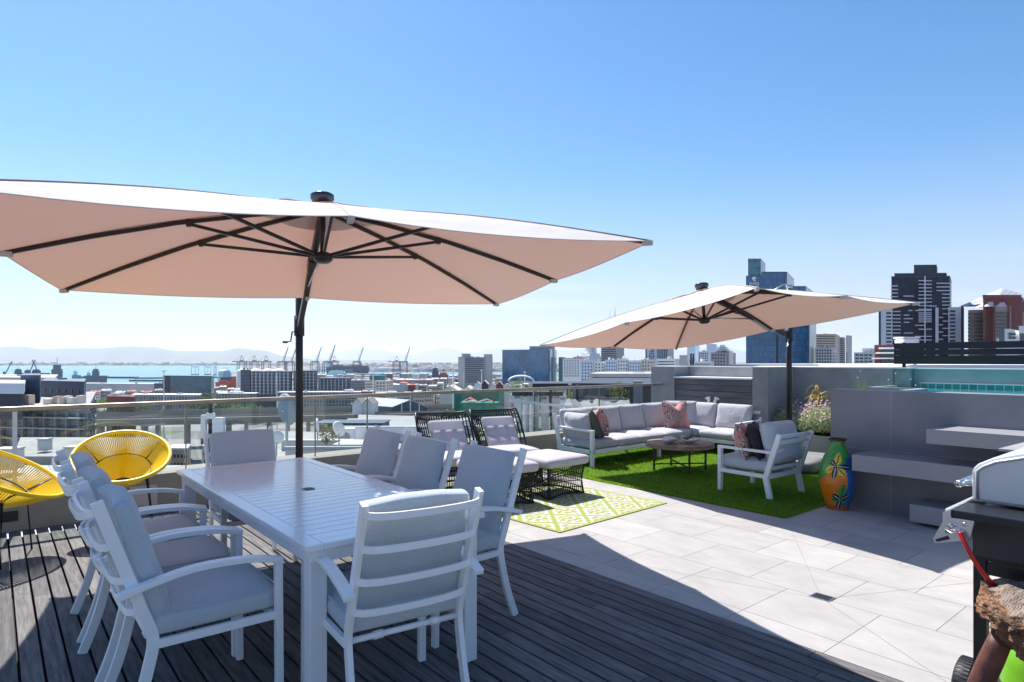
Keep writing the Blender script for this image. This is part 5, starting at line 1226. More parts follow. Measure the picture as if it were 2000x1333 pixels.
gable('tented_hall', 'pale tent shaped roof, left of the two beige ones', 860, 897, 420, 765, 754, 30, fac['cream'], mat('beige_membrane', (.62, .52, .44), .8))
gable('tented_hall', 'pale tent shaped roof, right of the two beige ones', 899, 925, 425, 764, 756, 30, fac['cream'], MATS['beige_membrane'])
simple('green_screen_building', 'building wrapped in bright green netting behind the railing', (887, 262), (975, 258), (985, 275), 768, mat('green_netting', (.015, .19, .14), .8, noise=(.3, .3)), 0, 1)
simple('green_screen_building', 'low green netted hoarding in front of the red roofs', (898, 238), (970, 236), (976, 245), 790, MATS['green_netting'], 0, 1)
for i, (a, c, yt, m_) in enumerate(((924, 940, 750, 'blue'), (940, 953, 747, 'dark'), (954, 968, 752, 'white'), (968, 982, 749, 'brick'), (983, 998, 753, 'white'))):
    gable('town_house', ('leftmost', 'second', 'third', 'fourth', 'rightmost')[i] + ' of the five small town houses below the mirrored glass block', a, c, 330 + 5 * i, yt + 4, yt - 3, 12, fac[m_], fac['roofgrey'] if i != 1 else fac['mid'])
ar = thing('arched_hall', 'white arched roof hall at the foot of the mirrored glass block', 'building', tuple(gp(1018, 420, G)))
b = MB(); n = 16; wr_ = 8.2; vs = []
for t_ in (0, 14):
    for i in range(n + 1): a = PI * i / n; vs.append(tuple(RT * wr_ * math.cos(a) + FW * t_ + Vector((0, 0, zy(746, 420) - G + 3.4 * math.sin(a)))))
b.add(vs, [(i, i + 1, n + 2 + i, n + 1 + i) for i in range(n)]); o = b.build('arched_roof', fac['white'], ar); o.modifiers.new('s', 'SOLIDIFY').thickness = .8
b = MB(); hh = zy(746, 420) - G; A_ = -RT * wr_ + FW * 1; B2 = RT * wr_ + FW * 1; b.prism([tuple((A_).to_2d()), tuple((B2).to_2d()), tuple((B2 + FW * 12).to_2d()), tuple((A_ + FW * 12).to_2d())], 0, hh); b.build('wall', fac['mid'], ar)

# left foreground office complex (about 90 m away)
oc, F_, zt, z0 = bld('waterfront_office', 'dark clad office building with roof terraces at the left edge', (-120, 96), (170, 90), (186, 135), 803, fac['grey'], fac['roofgrey'])
windows(oc, F_[0], F_[1], F_[2], zy(890, 90) - G, zy(806, 90) - G, 1, 4, 1, .62, mat('office_glazing', (.07, .13, .135), .15, noise=(.35, .8), spec=.7), 'band', .3, .0, 'glazing', .8)
windows(oc, F_[0], F_[1], F_[2], zy(890, 90) - G, zy(806, 90) - G, 14, 1, .10, 1, fac['grey'], 'column', .7, 0, 'pier', 1.0)
windows(oc, F_[0], F_[1], F_[2], zy(890, 90) - G, zy(806, 90) - G, 1, 4, 1, .10, fac['mid'], 'band', 1.3, 0, 'balcony_slab', 1.5)
windows(oc, F_[1], F_[2], F_[0], zy(900, 90) - G, zy(806, 90) - G, 5, 4, .7, .5, glass_b, 'grid', .3, .05)
simple('roof_block', 'large navy clad roof block with flat top on the left office complex', (40, 100), (78, 100), (80, 112), 739, 'navy', 0, 1, z0=zy(803, 100) - 1.5)
simple('roof_block', 'long navy block with small windows behind the roof terrace at left', (78, 118), (164, 112), (168, 128), 751, 'navy', 6, 1, ybot=775, fw=.3, fh=.3, z0=zy(803, 118) - 1.5)
simple('roof_block', 'pale blue box hanging over the dark void at the left edge', (-120, 88), (47, 86), (49, 100), 756, 'blue', 0, 1, z0=zy(770, 86))
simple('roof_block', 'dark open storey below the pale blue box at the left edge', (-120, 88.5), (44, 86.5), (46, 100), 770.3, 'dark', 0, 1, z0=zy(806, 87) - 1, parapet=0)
simple('pale_flat_roof', 'wide pale warehouse roof behind the navy roof block', (-200, 200), (105, 190), (112, 230), 741, 'rooflight', 0, 1)
plant = thing('roof_plant', 'cluster of air handling units and ducts on the left office roof', 'equipment', tuple(gp(95, 92, zy(803, 92) + .5)))
for i in range(9):
    b = MB(); p = RT * (-2.8 + .8 * i + rr.uniform(-.1, .1)) + FW * rr.uniform(0, 4); hh = rr.uniform(.8, 1.6); b.box((p.x, p.y, hh / 2 + .3), (.7, 1.2, hh), -YAW); b.build('unit', fac['cream'] if i % 3 else fac['tan'], plant)
b = MB(); b.box((0, 0, .2), (8.2, 6, .3), -YAW); b.build('platform', fac['rooflight'], plant)

# ---- near roofs just below the terrace
def near_roof(name, label, pts, z, m, th=.35, uv=True, cat='roof'):
    P = [gp(px, d) for px, d in pts]; O_ = P[0]; root = thing(name, label, cat, (O_.x, O_.y, z))
    b = MB(); b.prism([(p.x - O_.x, p.y - O_.y) for p in P], -th, 0); b.build('deck', m, root, uv=uv); b = MB(); b.prism([(p.x - O_.x, p.y - O_.y) for p in P], G - z, -th - .005); b.build('wall', concrete_warm, root); return root
r1 = near_roof('ribbed_roof', 'pale ribbed metal roof just below the terrace on the left', [(-700, 11), (420, 10), (440, 19.5), (-700, 19.5)], -1.75, fac['metalroof'])
o = near_roof('parapet_roof', 'bright weathered parapet slab beyond the ribbed roof at left', [(25, 20), (330, 20), (310, 25), (40, 25)], -1.55, mat('weathered_white', (.36, .345, .32), .9, noise=(1.2, .25)))
near_roof('flat_roof', 'wide pale concrete roof carrying the satellite dishes', [(440, 15), (1000, 14), (1010, 36), (460, 40)], -2.9, mat('worn_concrete_roof', (.36, .35, .335), .9, noise=(.7, .35)))
near_roof('flat_roof', 'light grey service roof right of the satellite dishes', [(690, 37), (1000, 37), (1010, 60), (700, 64)], -4.0, fac['roofgrey'])
def boxobj(name, label, px, d, z, size, m, cat='equipment', rz=-YAW, bev=.02):
    root = thing(name, label, cat, tuple(gp(px, d, z)), rz); b = MB(); b.box((0, 0, size[2] / 2), size); b.build('body', m, root, bevel=bev)
    b = MB(); b.box((0, 0, size[2] + .03), (size[0] * 1.04, size[1] * 1.04, .05)); b.build('lid', m, root)
    if name == 'air_conditioner':
        b = MB(); b.lathe([(.001, -.02), (size[2] * .34, -.02), (size[2] * .34, 0), (.001, 0)], 20, M=Matrix.Translation((0, -size[1] / 2 - .003, size[2] * .5)) @ Matrix.Rotation(PI / 2, 4, 'X'), caps=False); b.build('fan', fac['grey'], root)
    return root
boxobj('vent_box', 'small white vent box left of the yellow chair beyond the glass', 147, 18, -1.6, (.4, .4, .6), fac['mid'])
boxobj('vent_box', 'squat grey vent on the bright parapet slab', 88, 21, -1.5, (.3, .3, .35), fac['mid'])
boxobj('vent_box', 'pale vent box at the far left beyond the glass', 15, 18, -1.6, (.6, .5, .55), fac['mid'])
boxobj('air_conditioner', 'white air conditioner between the two black loungers', 906, 33, -2.9, (.9, .5, 1.2), fac['white'])
boxobj('plant_housing', 'white plant housing on the roof beyond the dining chairs', 712, 27, -2.9, (2.2, 1.6, .85), fac['mid'])
boxobj('plant_housing', 'dark grey roof housing behind the white plant housing', 690, 44, -4.0, (4.6, 2.4, 1.2), fac['navy'])
boxobj('green_awning', 'pale green roof sheet beside the parasol mast', 575, 16, -2.9, (1.7, 1.3, .22), mat('pale_green_sheet', (.30, .50, .42), .7), 'roof sheet')
boxobj('green_awning', 'dark green roof sheet below the pale green one by the parasol mast', 560, 14.3, -2.9, (1.3, .8, .25), mat('dark_green_sheet', (.02, .16, .09), .7), 'roof sheet')
boxobj('roof_screen', 'grey slatted roof screen beyond the glass right of the mast', 655, 13.5, -1.35, (2.1, .08, .95), fac['mid'], 'screen')
boxobj('skylight_box', 'low glazed skylight on the flat roof behind the dining chairs', 655, 22, -2.9, (1.5, 1.1, .3), glass_b, 'skylight')
boxobj('roof_duct', 'long pale duct lying on the flat roof left of the white plant housing', 620, 31, -2.9, (3.4, .5, .45), fac['mid'])
boxobj('air_conditioner', 'small white air conditioner beside the long pale roof duct', 676, 33, -2.9, (.9, .5, .8), fac['white'])
boxobj('roof_screen', 'white low wall crossing the flat roof beyond the sofa end of the railing', 800, 34, -2.9, (7.5, .2, .8), fac['white'], 'screen')
sw = thing('sawtooth_roof', 'white sawtooth factory roof beyond the dining chairs', 'roof', tuple(gp(775, 52, -5)), -YAW + R(-12))
for i in range(7):
    b = MB(); x_ = -3.2 + i * 1.15; b.add([(x_, 0, 0), (x_ + 1.1, 0, 0), (x_ + .55, 0, 1.0), (x_, 12, 0), (x_ + 1.1, 12, 0), (x_ + .55, 12, 1.0)], [(0, 1, 2), (5, 4, 3), (0, 2, 5, 3), (2, 1, 4, 5)]); b.build('roof_bay', fac['rooflight'], sw)
b = MB(); b.span((-3.4, -.2, G + 5), (5, 12.2, -.01)); b.build('wall', fac['mid'], sw)
def dish(label, px, py, d, r_, az, el, roofz, m):
    zc = zy(py, d); p = gp(px, d, roofz); root = thing('satellite_dish', label, 'satellite dish', tuple(p)); h = zc - roofz
    n_ = Vector((math.sin(YAW + az) * math.cos(el), math.cos(YAW + az) * math.cos(el), math.sin(el))); Mx = Matrix.Translation((0, 0, h)) @ n_.to_track_quat('Z', 'Y').to_matrix().to_4x4()
    b = MB(); b.lathe([(.001, -r_ * .28)] + [(r_ * t, -r_ * .28 * (1 - t * t)) for t in (.2, .4, .6, .8, 1)], 36, M=Mx, caps=False); o = b.build('reflector', m, root); o.modifiers.new('s', 'SOLIDIFY').thickness = .015
    b = MB(); b.tube([(0, 0, 0), (0, 0, h - r_ * .1)], r_ * .09, 10); b.tube([(0, 0, h - r_ * .1), tuple(Mx @ Vector((0, 0, -r_ * .28)))], r_ * .12, 10); b.build('mast', fac['mid'], root)
    b = MB(); b.tube([tuple(Mx @ Vector((r_, 0, 0))), tuple(Mx @ Vector((0, 0, r_ * .7)))], r_ * .02, 6); b.tube([tuple(Mx @ Vector((0, 0, r_ * .62))), tuple(Mx @ Vector((0, 0, r_ * .78)))], r_ * .08, 8); b.build('feed_arm', fac['mid'], root)
dish('large blue grey satellite dish left of the parasol mast beyond the glass', 560, 800, 20, .52, R(38), R(8), -2.9, mat('dish_bluegrey', (.20, .30, .36), .5))
dish('small white satellite dish right of the parasol mast', 620, 830, 24, .26, R(62), R(5), -2.9, fac['white'])
dish('white mesh satellite dish right of the small solid one', 662, 838, 26, .34, R(30), R(15), -2.9, fac['white'])
dish('white dish low down left of the parasol mast behind the far dining chair', 540, 855, 17, .2, R(-20), R(10), -2.9, fac['white'])
def pole_ant(label, px, d, yt, roofz):
    p = gp(px, d, roofz); root = thing('antenna_pole', label, 'antenna', tuple(p)); h = zy(yt, d) - roofz
    b = MB(); b.tube([(0, 0, 0), (0, 0, h)], .045, 8); b.build('pole', dark_metal, root)
    for k, (dx, dz, s_) in enumerate(((-.14, -.35, (.1, .08, .5)), (.18, -.38, (.24, .1, .45)), (.0, -.12, (.16, .1, .12)))):
        b = MB(); b.box(tuple(RT * dx + Vector((0, 0, h + dz - .15))), s_, -YAW); b.build('antenna_panel', fac['white'], root)
pole_ant('dark pole with white antenna panels above the far dining chair', 411, 13.5, 788, -1.75)
# balcony railing and neighbour terrace on the right
nb = thing('white_balcony_rail', 'thin white balcony railing on a lower roof behind the right lounger', 'railing', tuple(gp(1060, 13, -1.2)))
O = Vector(nb.location)
b = MB(); pa, pb = gp(997, 11.6, zy(782, 11.6)) - O, gp(1130, 13.5, zy(797, 13.5)) - O; b.bar([pa, pb], .05, .05); b.build('top_rail', fac['white'], nb)
for t_ in (.18, .27, .72, .95):
    q = pa.lerp(pb, t_); b = MB(); b.bar([(q.x, q.y, -1.0), (q.x, q.y, q.z - .03)], .045, .045, up=(0, 1, 0)); b.build('post', fac['white'], nb)
for k in range(3): b = MB(); o1 = Vector((0, 0, -.25 - .2 * k)); b.bar([pa + o1, pb + o1], .015, .015); b.build('mid_rail', fac['mid'], nb)
near_roof('lower_terrace', 'dark lower terrace floor behind the right lounger', [(985, 10.5), (1330, 10.5), (1340, 24), (990, 24)], -2.0, fac['dark'])
pt_, F_, zt, z0 = bld('neighbour_penthouse', 'dark flat roofed penthouse with glass walls and planters beyond the sofa', (1118, 27), (1300, 26), (1306, 34), 757, grid_mat('penthouse_glazing', (.10, .13, .14), (.28, .27, .26), 2.1, 6, lw=.12, rough=.2, var=.7), fac['dark'], uv=True, parapet=.14)
for a in (1010, 1125, 1232, 1280): slab(a, a + 5, 800, 25.6, 'mullion', fac['white'] if a == 1280 else fac['dark'], 2.0, .1, pt_) if a > 1118 else None
b = MB(); O = Vector(pt_.location); P = [gp(1237, 24.4) - O, gp(1254, 24.4) - O, gp(1255, 24.9) - O, gp(1238, 24.9) - O]; b.prism([(p.x, p.y) for p in P], 0, zy(745, 24.4) - G); b.build('column', concrete, pt_)
roofs = [((1040, 1180), 45, 748, 'dark'), ((1110, 1240), 38, 750.5, 'dark'), ((1150, 1300), 60, 744, 'grey')]
for i, ((a, c), d_, y, m_) in enumerate(roofs):
    pg = thing('pergola', ('dark flat pergola roof right of the mirrored glass block', 'second dark pergola roof, nearer and further right', 'grey pergola roof in front of the parking deck')[i], 'pergola', tuple(gp(a, d_, G)))
    slab(a, c, y, d_, 'roof', fac[m_], .18, 4, pg); O = Vector(pg.location)
    for k in range(5): px_ = a + (c - a) * (k + .1) / 4.3; b = MB(); q = gp(px_, d_ - 3.8) - O; b.tube([(q.x, q.y, 0), (q.x, q.y, zy(y, d_) - G)], .07, 6); b.build('post', fac['dark'], pg)
    slab(a, c, y + 8, d_ + .5, 'back_wall', glass_w if i < 2 else fac['tan'], .35 * 1.2, .3, pg)
# canvas sails
for i, (pts, lb) in enumerate(((((1098, 21), (1160, 21), (1150, 23), (1105, 23)), 'crumpled grey canvas sail on the left below the penthouse planters'), (((1150, 20), (1236, 20), (1228, 22.5), (1160, 22.5)), 'crumpled grey canvas sail on the right below the penthouse planters'))):
    A, B_, C_, D_ = [gp(*p) for p in pts]; vs = []; n = 14
    for j in range(n + 1):
        for k in range(n + 1):
            s, t_ = k / n, j / n; p = (A.lerp(B_, s)).lerp(D_.lerp(C_, s), t_); vs.append((p.x, p.y, .0 + .13 * math.sin(s * 7 + i) * (1 - t_ * .6) + .22 * t_ - .12 + .03 * math.sin(s * 19 + t_ * 6)))
    b = MB(); b.add(vs, [(j * (n + 1) + k, j * (n + 1) + k + 1, (j + 1) * (n + 1) + k + 1, (j + 1) * (n + 1) + k) for j in range(n) for k in range(n)], None, True); o = b.build('canvas_sail', mat('grey_canvas', (.20, .205, .21), .85)); o.location = (0, 0, zy(795, 21)); tag(o, lb, 'canvas')

# timber screen, white roofs behind wall
ts = thing('timber_screen', 'dark green-black horizontal board screen beyond the pool wall', 'fence', (16, 0, 0)); dkb = mat('black_green_board', (.018, .03, .03), .6, noise=(.8, .5), bump=(8, .3, .01), island=.2, scale_vec=(1, .4, 6))
z = zy(712, 13.3)
for i, h in enumerate((.19, .12, .14)):
    b = MB(); b.span((-.03, -3, z), (.0, 5.52, z + h)); b.build('board', dkb, ts); z += h + .014
for y in (-2, .4, 2.8, 5.3): b = MB(); b.span((.001, y, -2), (.06, y + .06, z)); b.build('post', dkb, ts)
near_roof('white_roof', 'low white pitched roof sheet just behind the tall grey wall', [(1470, 22), (1760, 21), (1790, 40), (1560, 44)], zy(716, 22), fac['white'], .2)
near_roof('grey_roof', 'low grey roof plane behind the wall left of the white roof', [(1425, 24), (1600, 24), (1580, 32), (1470, 32)], zy(712, 24), fac['grey'], .2)
boxobj('water_tank', 'white round-cornered tank standing above the timber screen', 1771, 24, zy(672, 24), (.62, .6, .2), fac['white'], 'tank', bev=.06)
near_roof('clutter_roof', 'cluttered white rooftops seen under the timber screen', [(1690, 42), (2100, 38), (2100, 60), (1700, 60)], zy(713, 40), fac['white'], .3)

# ---- elevated highways
def viaduct(label, p0, p1, z, wd, ncol):
    A, B_ = gp(*p0), gp(*p1); u = (B_ - A).normalized(); v = Vector((-u.y, u.x, 0)); v = v if v.dot(FW) > 0 else -v; ln = (B_ - A).length
    root = thing('viaduct', label, 'viaduct', (A.x, A.y, G)); h = z - G; T2 = lambda s, t: tuple((u * s + v * t).to_2d())
    def strip(t0, t1, z0_, z1_, nm, m, s0=0, s1=None):
        s1 = ln if s1 is None else s1; b = MB(); b.prism([T2(s0, t0), T2(s1, t0), T2(s1, t1), T2(s0, t1)], z0_, z1_); return b.build(nm, m, root)
    strip(0, wd, h - .4, h, 'road_deck', mat('viaduct_asphalt', (.30, .27, .245), .9, noise=(.2, .1))); strip(1, wd - 1, h - 2.2, h - .41, 'girder', concrete); strip(-.3, 0, h - .6, h + .9, 'barrier', concrete_warm); strip(wd, wd + .3, h - .6, h + .9, 'barrier', concrete_warm)
    n = int(ln / 9)
    b = MB()
    for i in range(n): b.prism([T2(i * 9, wd * .5), T2(i * 9 + 4.5, wd * .5), T2(i * 9 + 4.5, wd * .5 + .5), T2(i * 9, wd * .5 + .5)], h + .004, h + .02)
    b.build('lane_marking', fac['white'], root)
    for i in range(ncol):
        s = ln * (i + .5) / ncol; b = MB(); b.prism([T2(s, wd * .3), T2(s + 1.6, wd * .3), T2(s + 1.6, wd * .7), T2(s, wd * .7)], 0, h - 2.21); b.build('pier', concrete, root)
viaduct('nearer elevated highway crossing behind the railing', (-150, 262), (1120, 330), -25.5, 13, 16)
viaduct('farther elevated highway with white lane marks behind the railing', (60, 312), (1160, 400), -26.0, 12, 14)
# tall light masts
for i, (px_, d_, yt, yb) in enumerate(((320, 380, 726, 815), (541, 380, 726, 800), (729, 330, 726, 800), (885, 330, 727, 790), (941, 500, 725, 748), (906, 620, 727, 745), (1025, 520, 728, 745))):
    lm = thing('light_mast', ('tall white light mast left of the teal office', 'tall light mast in front of the balcony apartments', 'tall white light mast in front of the beige apartments', 'tall light mast beyond the green trees', 'light mast in front of the grey office tower', 'light mast at the left foot of the grey office tower', 'light mast in front of the mirrored glass block')[i], 'light mast', tuple(gp(px_, d_, G)), 0, 'tall light masts')
    b = MB(); b.tube([(0, 0, 0), (0, 0, zy(yt, d_) - G)], .28, 8, scale=[1.5, .8]); b.build('pole', fac['white'], lm); b = MB(); b.lathe([(.2, 0), (1.2, .1), (1.2, .5), (.2, .8)], 12, M=Matrix.Translation((0, 0, zy(yt, d_) - G))); b.build('lamp_head', fac['mid'], lm)

# ---- trees
leaf_ms = [mat('leaf_green', (.075, .15, .02), .6, island=.5, trans=((.2, .38, .04), .35)), mat('leaf_dark', (.035, .075, .02), .65, island=.5, trans=((.1, .2, .03), .3)), mat('leaf_olive', (.11, .13, .04), .65, island=.4, trans=((.25, .3, .06), .3))]
bark = mat('bark', (.10, .07, .05), .9)
def tree(label, px, d, h, cr, k=0, z0=G, n=900, name='tree', cat='tree', thin=0):
    root = thing(name, label, cat, tuple(gp(px, d, z0))); b = MB(); b.tube([(0, 0, 0), (.03 * h, 0, h * .4), (0, .02 * h, h * .75)], .035 * h, 8, scale=[1, .7, .3])
    cl = [(Vector((rr.gauss(0, cr * .42), rr.gauss(0, cr * .42), h * .66 + rr.gauss(0, h * .14))), cr * rr.uniform(.28, .5)) for _ in range(11)]
    for c, r_ in cl[:6]: b.tube([(0, 0, h * .38), tuple(c)], .012 * h, 5, scale=[1, .3])
    b.build('trunk', bark, root); b = MB(); sz = cr * .085
    for i in range(n):
        c, r_ = cl[i % len(cl)]; q = Vector((rr.gauss(0, 1), rr.gauss(0, 1), rr.gauss(0, .8))).normalized() * r_ * (rr.random() ** .35); p = c + q; a = Vector((rr.gauss(0, 1), rr.gauss(0, 1), rr.gauss(0, 1))).normalized() * sz; e_ = a.cross(Vector((rr.gauss(0, 1), rr.gauss(0, 1), rr.gauss(0, 1)))).normalized() * sz * .6
        b.add([p - a, p + e_, p + a, p - e_], [(0, 1, 2, 3)])
    b.build('crown', leaf_ms[k], root)
tl = [(205, 445, 11, 6.5, 1, 'leftmost of the round trees along the highway'), (249, 445, 12, 7, 1, 'second round tree along the highway'), (289, 445, 12, 7, 1, 'third round tree along the highway'),
      (385, 465, 13, 8, 1, 'broad dark tree in front of the glazed row'), (440, 465, 14, 9, 1, 'dark tree by the antenna pole'), (462, 460, 12, 7, 0, 'bright tree right of the antenna pole'), (490, 458, 13, 8, 0, 'bright round tree left of the big satellite dish'), (524, 455, 10, 6, 2, 'olive tree beside the big satellite dish'),
      (604, 450, 11, 6, 2, 'yellowish tree just right of the parasol mast'), (843, 520, 17, 11, 0, 'large bright green tree, left of the pair beyond the chairs'), (862, 525, 15, 8, 0, 'middle bright tree between the two large ones'), (886, 520, 17, 10, 0, 'large bright green tree, right of the pair beyond the chairs'),
      (772, 700, 12, 7, 1, 'small dark tree behind the beige apartments'), (845, 760, 13, 12, 1, 'dark bushy tree left of the domes'), (815, 740, 12, 12, 1, 'wide dark bushes beside the white domes'), (1005, 330, 9, 7, 0, 'bright tree at the foot of the white arched hall'), (645, 455, 11, 7, 1, 'dark tree right of the yellowish one by the mast'), (905, 640, 10, 9, 1, 'dark tree in front of the grey office tower')]
for px_, d_, h_, c_, k_, lb in tl:
    if h_: tree(lb, px_, d_, h_, c_, k_)
ord2 = ('first', 'second', 'third', 'fourth', 'fifth', 'sixth', 'seventh', 'eighth', 'ninth', 'tenth', 'eleventh', 'twelfth', 'thirteenth', 'fourteenth')
for row, (pa, pb, d_, n_, nm_) in enumerate(((610, 1010, 600, 14, 'in front of the beige roofs'), (190, 480, 560, 10, 'below the teal glass office'), (880, 1010, 290, 6, 'around the green netting'), (620, 860, 215, 10, 'under the highway beyond the far chairs'))):
    for i in range(n_):
        tree('%s street tree from the left %s' % (ord2[i], nm_), pa + (pb - pa) * (i + rr.uniform(.1, .9)) / n_, d_ * rr.uniform(.95, 1.05), 15 * rr.uniform(.8, 1.2), 8.5 * rr.uniform(.7, 1.3), rr.choice((0, 1, 1, 2)), n=300, name='street_tree')
tree('dark green tree rising behind the left lounger', 878, 60, 6.2, 2.0, 1, z0=-9.0, n=1400); tree('bright bush behind the right lounger', 963, 34, 2.2, 1.2, 0, z0=-4.0, n=900, name='bush', cat='bush'); tree('round bright tree low down right of the yellow chair', 322, 62, 5.5, 2.2, 0, z0=-14.5, n=1600); tree('yellow green bush beside the small satellite dish', 637, 30, 1.3, .6, 2, z0=-2.9, n=500, name='bush', cat='bush')
for i, (px_, d_, s_) in enumerate(((1008, 50, 1.), (1030, 50, .9), (1048, 48, .8), (1083, 47, .9), (1120, 30, .7), (1140, 28, .9), (1156, 28, .8), (1180, 27, .8), (1203, 27, 1.), (1215, 26, .9))):
    tree(('first', 'second', 'third', 'fourth', 'fifth', 'sixth', 'seventh', 'eighth', 'ninth', 'tenth')[i] + ' green planter bush from the left on the penthouse terraces', px_, d_, 1.1 * s_, .6 * s_, (0, 2, 0, 2)[i % 4], z0=zy(765 if i < 4 else 783, d_) - .3, n=320, name='planter_bush', cat='bush')
for i, (a, c, d_, y) in enumerate(((1000, 1100, 47, 766), (1110, 1222, 26, 783))):
    pb_ = thing('planter_box', ('dark planter trough under the left bushes on the penthouse terrace', 'dark planter trough under the right bushes on the penthouse terrace')[i], 'planter', tuple(gp(a, d_, G))); slab(a, c, y + (3 if i == 0 else 6), d_, 'trough', fac['dark'], .3, .6, pb_)
    b = MB(); O = Vector(pb_.location); P = [gp(a + 3, d_ - .3) - O, gp(c - 3, d_ - .3) - O, gp(c - 3, d_) - O, gp(a + 3, d_) - O]; None

# ---- harbour: cranes, ships, tanks
def gantry():
    root = thing('gantry_crane', '-', 'crane', group='container cranes in the harbour'); s = 1.0
    b = MB()
    for x_ in (-13, 13):
        for y_ in (-9, 9): b.bar([(x_, y_, 0), (x_, y_, 40)], 2.0, 2.0, up=(0, 1, 0))
        b.bar([(x_, -9, 18), (x_, 9, 18)], 1.5, 1.5)
    b.bar([(-13, -9, 38), (13, -9, 38)], 2, 2); b.bar([(-13, 9, 38), (13, 9, 38)], 2, 2); b.build('leg_frame', mat('crane_blue_grey', (.10, .12, .17), .6), root)
    b = MB(); b.bar([(-34, 0, 42), (20, 0, 42)], 4, 3.0); b.box((0, 0, 45), (9, 6, 5)); b.build('boom', MATS['crane_blue_grey'], root)
    b = MB(); b.bar([(-8, 0, 42), (0, 0, 64)], 1.2, 1.2, up=(0, 1, 0)); b.bar([(10, 0, 42), (0, 0, 64)], 1.2, 1.2, up=(0, 1, 0)); b.bar([(0, 0, 64), (-30, 0, 43)], .6, .6, up=(0, 1, 0)); b.build('a_frame', MATS['crane_blue_grey'], root)
    return root
def raised():
    root = thing('gantry_crane', '-', 'crane', group='container cranes in the harbour')
    b = MB()
    for x_ in (-13, 13):
        for y_ in (-9, 9): b.bar([(x_, y_, 0), (x_, y_, 40)], 2.0, 2.0, up=(0, 1, 0))
    b.bar([(-13, -9, 38), (13, -9, 38)], 2, 2); b.bar([(-13, 9, 38), (13, 9, 38)], 2, 2); b.build('leg_frame', MATS['crane_blue_grey'], root)
    b = MB(); b.bar([(-14, 0, 42), (16, 0, 42)], 4, 3.5); b.build('girder', MATS['crane_blue_grey'], root)
    b = MB(); b.bar([(8, 0, 43), (24, 0, 96)], 3, 3, up=(0, 1, 0)); b.bar([(4, 0, 43), (10, 0, 66)], 1.4, 1.4, up=(0, 1, 0)); b.bar([(10, 0, 66), (22, 0, 90)], .8, .8, up=(0, 1, 0)); b.build('raised_boom', mat('crane_pale', (.45, .45, .48), .6), root)
    return root
g0, g1 = gantry(), raised(); u0 = u1 = False
names = ('first', 'second', 'third', 'fourth', 'fifth', 'sixth', 'seventh', 'eighth', 'ninth', 'tenth', 'eleventh')
for i, (px_, d_, tp) in enumerate(((472, 2300, 0), (497, 2300, 0), (520, 2300, 0), (550, 2250, 1), (566, 2250, 1), (615, 2350, 1), (640, 2000, 1), (653, 2400, 0), (697, 2350, 1), (788, 2300, 1), (775, 2450, 0))):
    lb = '%s harbour crane from the left on the skyline, boom %s' % (names[i], 'raised' if tp else 'lowered')
    if tp: place(g1, u1, tuple(gp(px_, d_, G)), -YAW, lb); u1 = True
    else: place(g0, u0, tuple(gp(px_, d_, G)), -YAW, lb); u0 = True
for i, (px_, w__) in enumerate(((381, 14), (406, 12), (420, 5))):
    st_ = thing('straddle_crane', ('left red quay crane at the end of the breakwater', 'middle red quay crane at the end of the breakwater', 'right red quay crane near the white tank')[i], 'crane', tuple(gp(px_, 1900, G))); b = MB(); hh = zy(717, 1900) - G
    for k in range(3): q = RT * (w__ * (k - 1) * .75); b.bar([(q.x, q.y, 0), (q.x, q.y, hh)], .9, .9, up=(0, 1, 0))
    q = RT * w__ * .8; b.bar([(-q.x, -q.y, hh), (q.x, q.y, hh)], 1.5, 1.5); b.bar([(-q.x, -q.y, 3), (q.x, q.y, 3)], 3, 3); b.build('frame', mat('crane_red', (.35, .08, .09), .6), st_)
def harbour_crane(label, px_, d_, yt, flip):
    root = thing('jib_crane', label, 'crane', tuple(gp(px_, d_, G))); h = zy(735, d_) - G; ht = zy(yt, d_) - G; s = -1 if flip else 1
    b = MB(); b.bar([(0, 0, 0), (0, 0, h + 8)], 3, 3, up=(0, 1, 0)); b.build('tower', mat('crane_grey', (.16, .16, .20), .6), root)
    b = MB(); q = RT * (14 * s); b.bar([(0, 0, h), (q.x, q.y, ht)], 1.6, 1.6, up=(0, 1, 0)); b.bar([(q.x, q.y, ht), (q.x * 1.05, q.y * 1.05, h + 4)], .3, .3, up=(0, 1, 0)); b.build('jib', MATS['crane_grey'], root)
harbour_crane('harbour jib crane at the far left over the water', 8, 1100, 706, False); harbour_crane('left jib crane of the pair over the blue ship', 54, 1150, 703, False); harbour_crane('right jib crane of the pair over the blue ship', 78, 1150, 703, True)
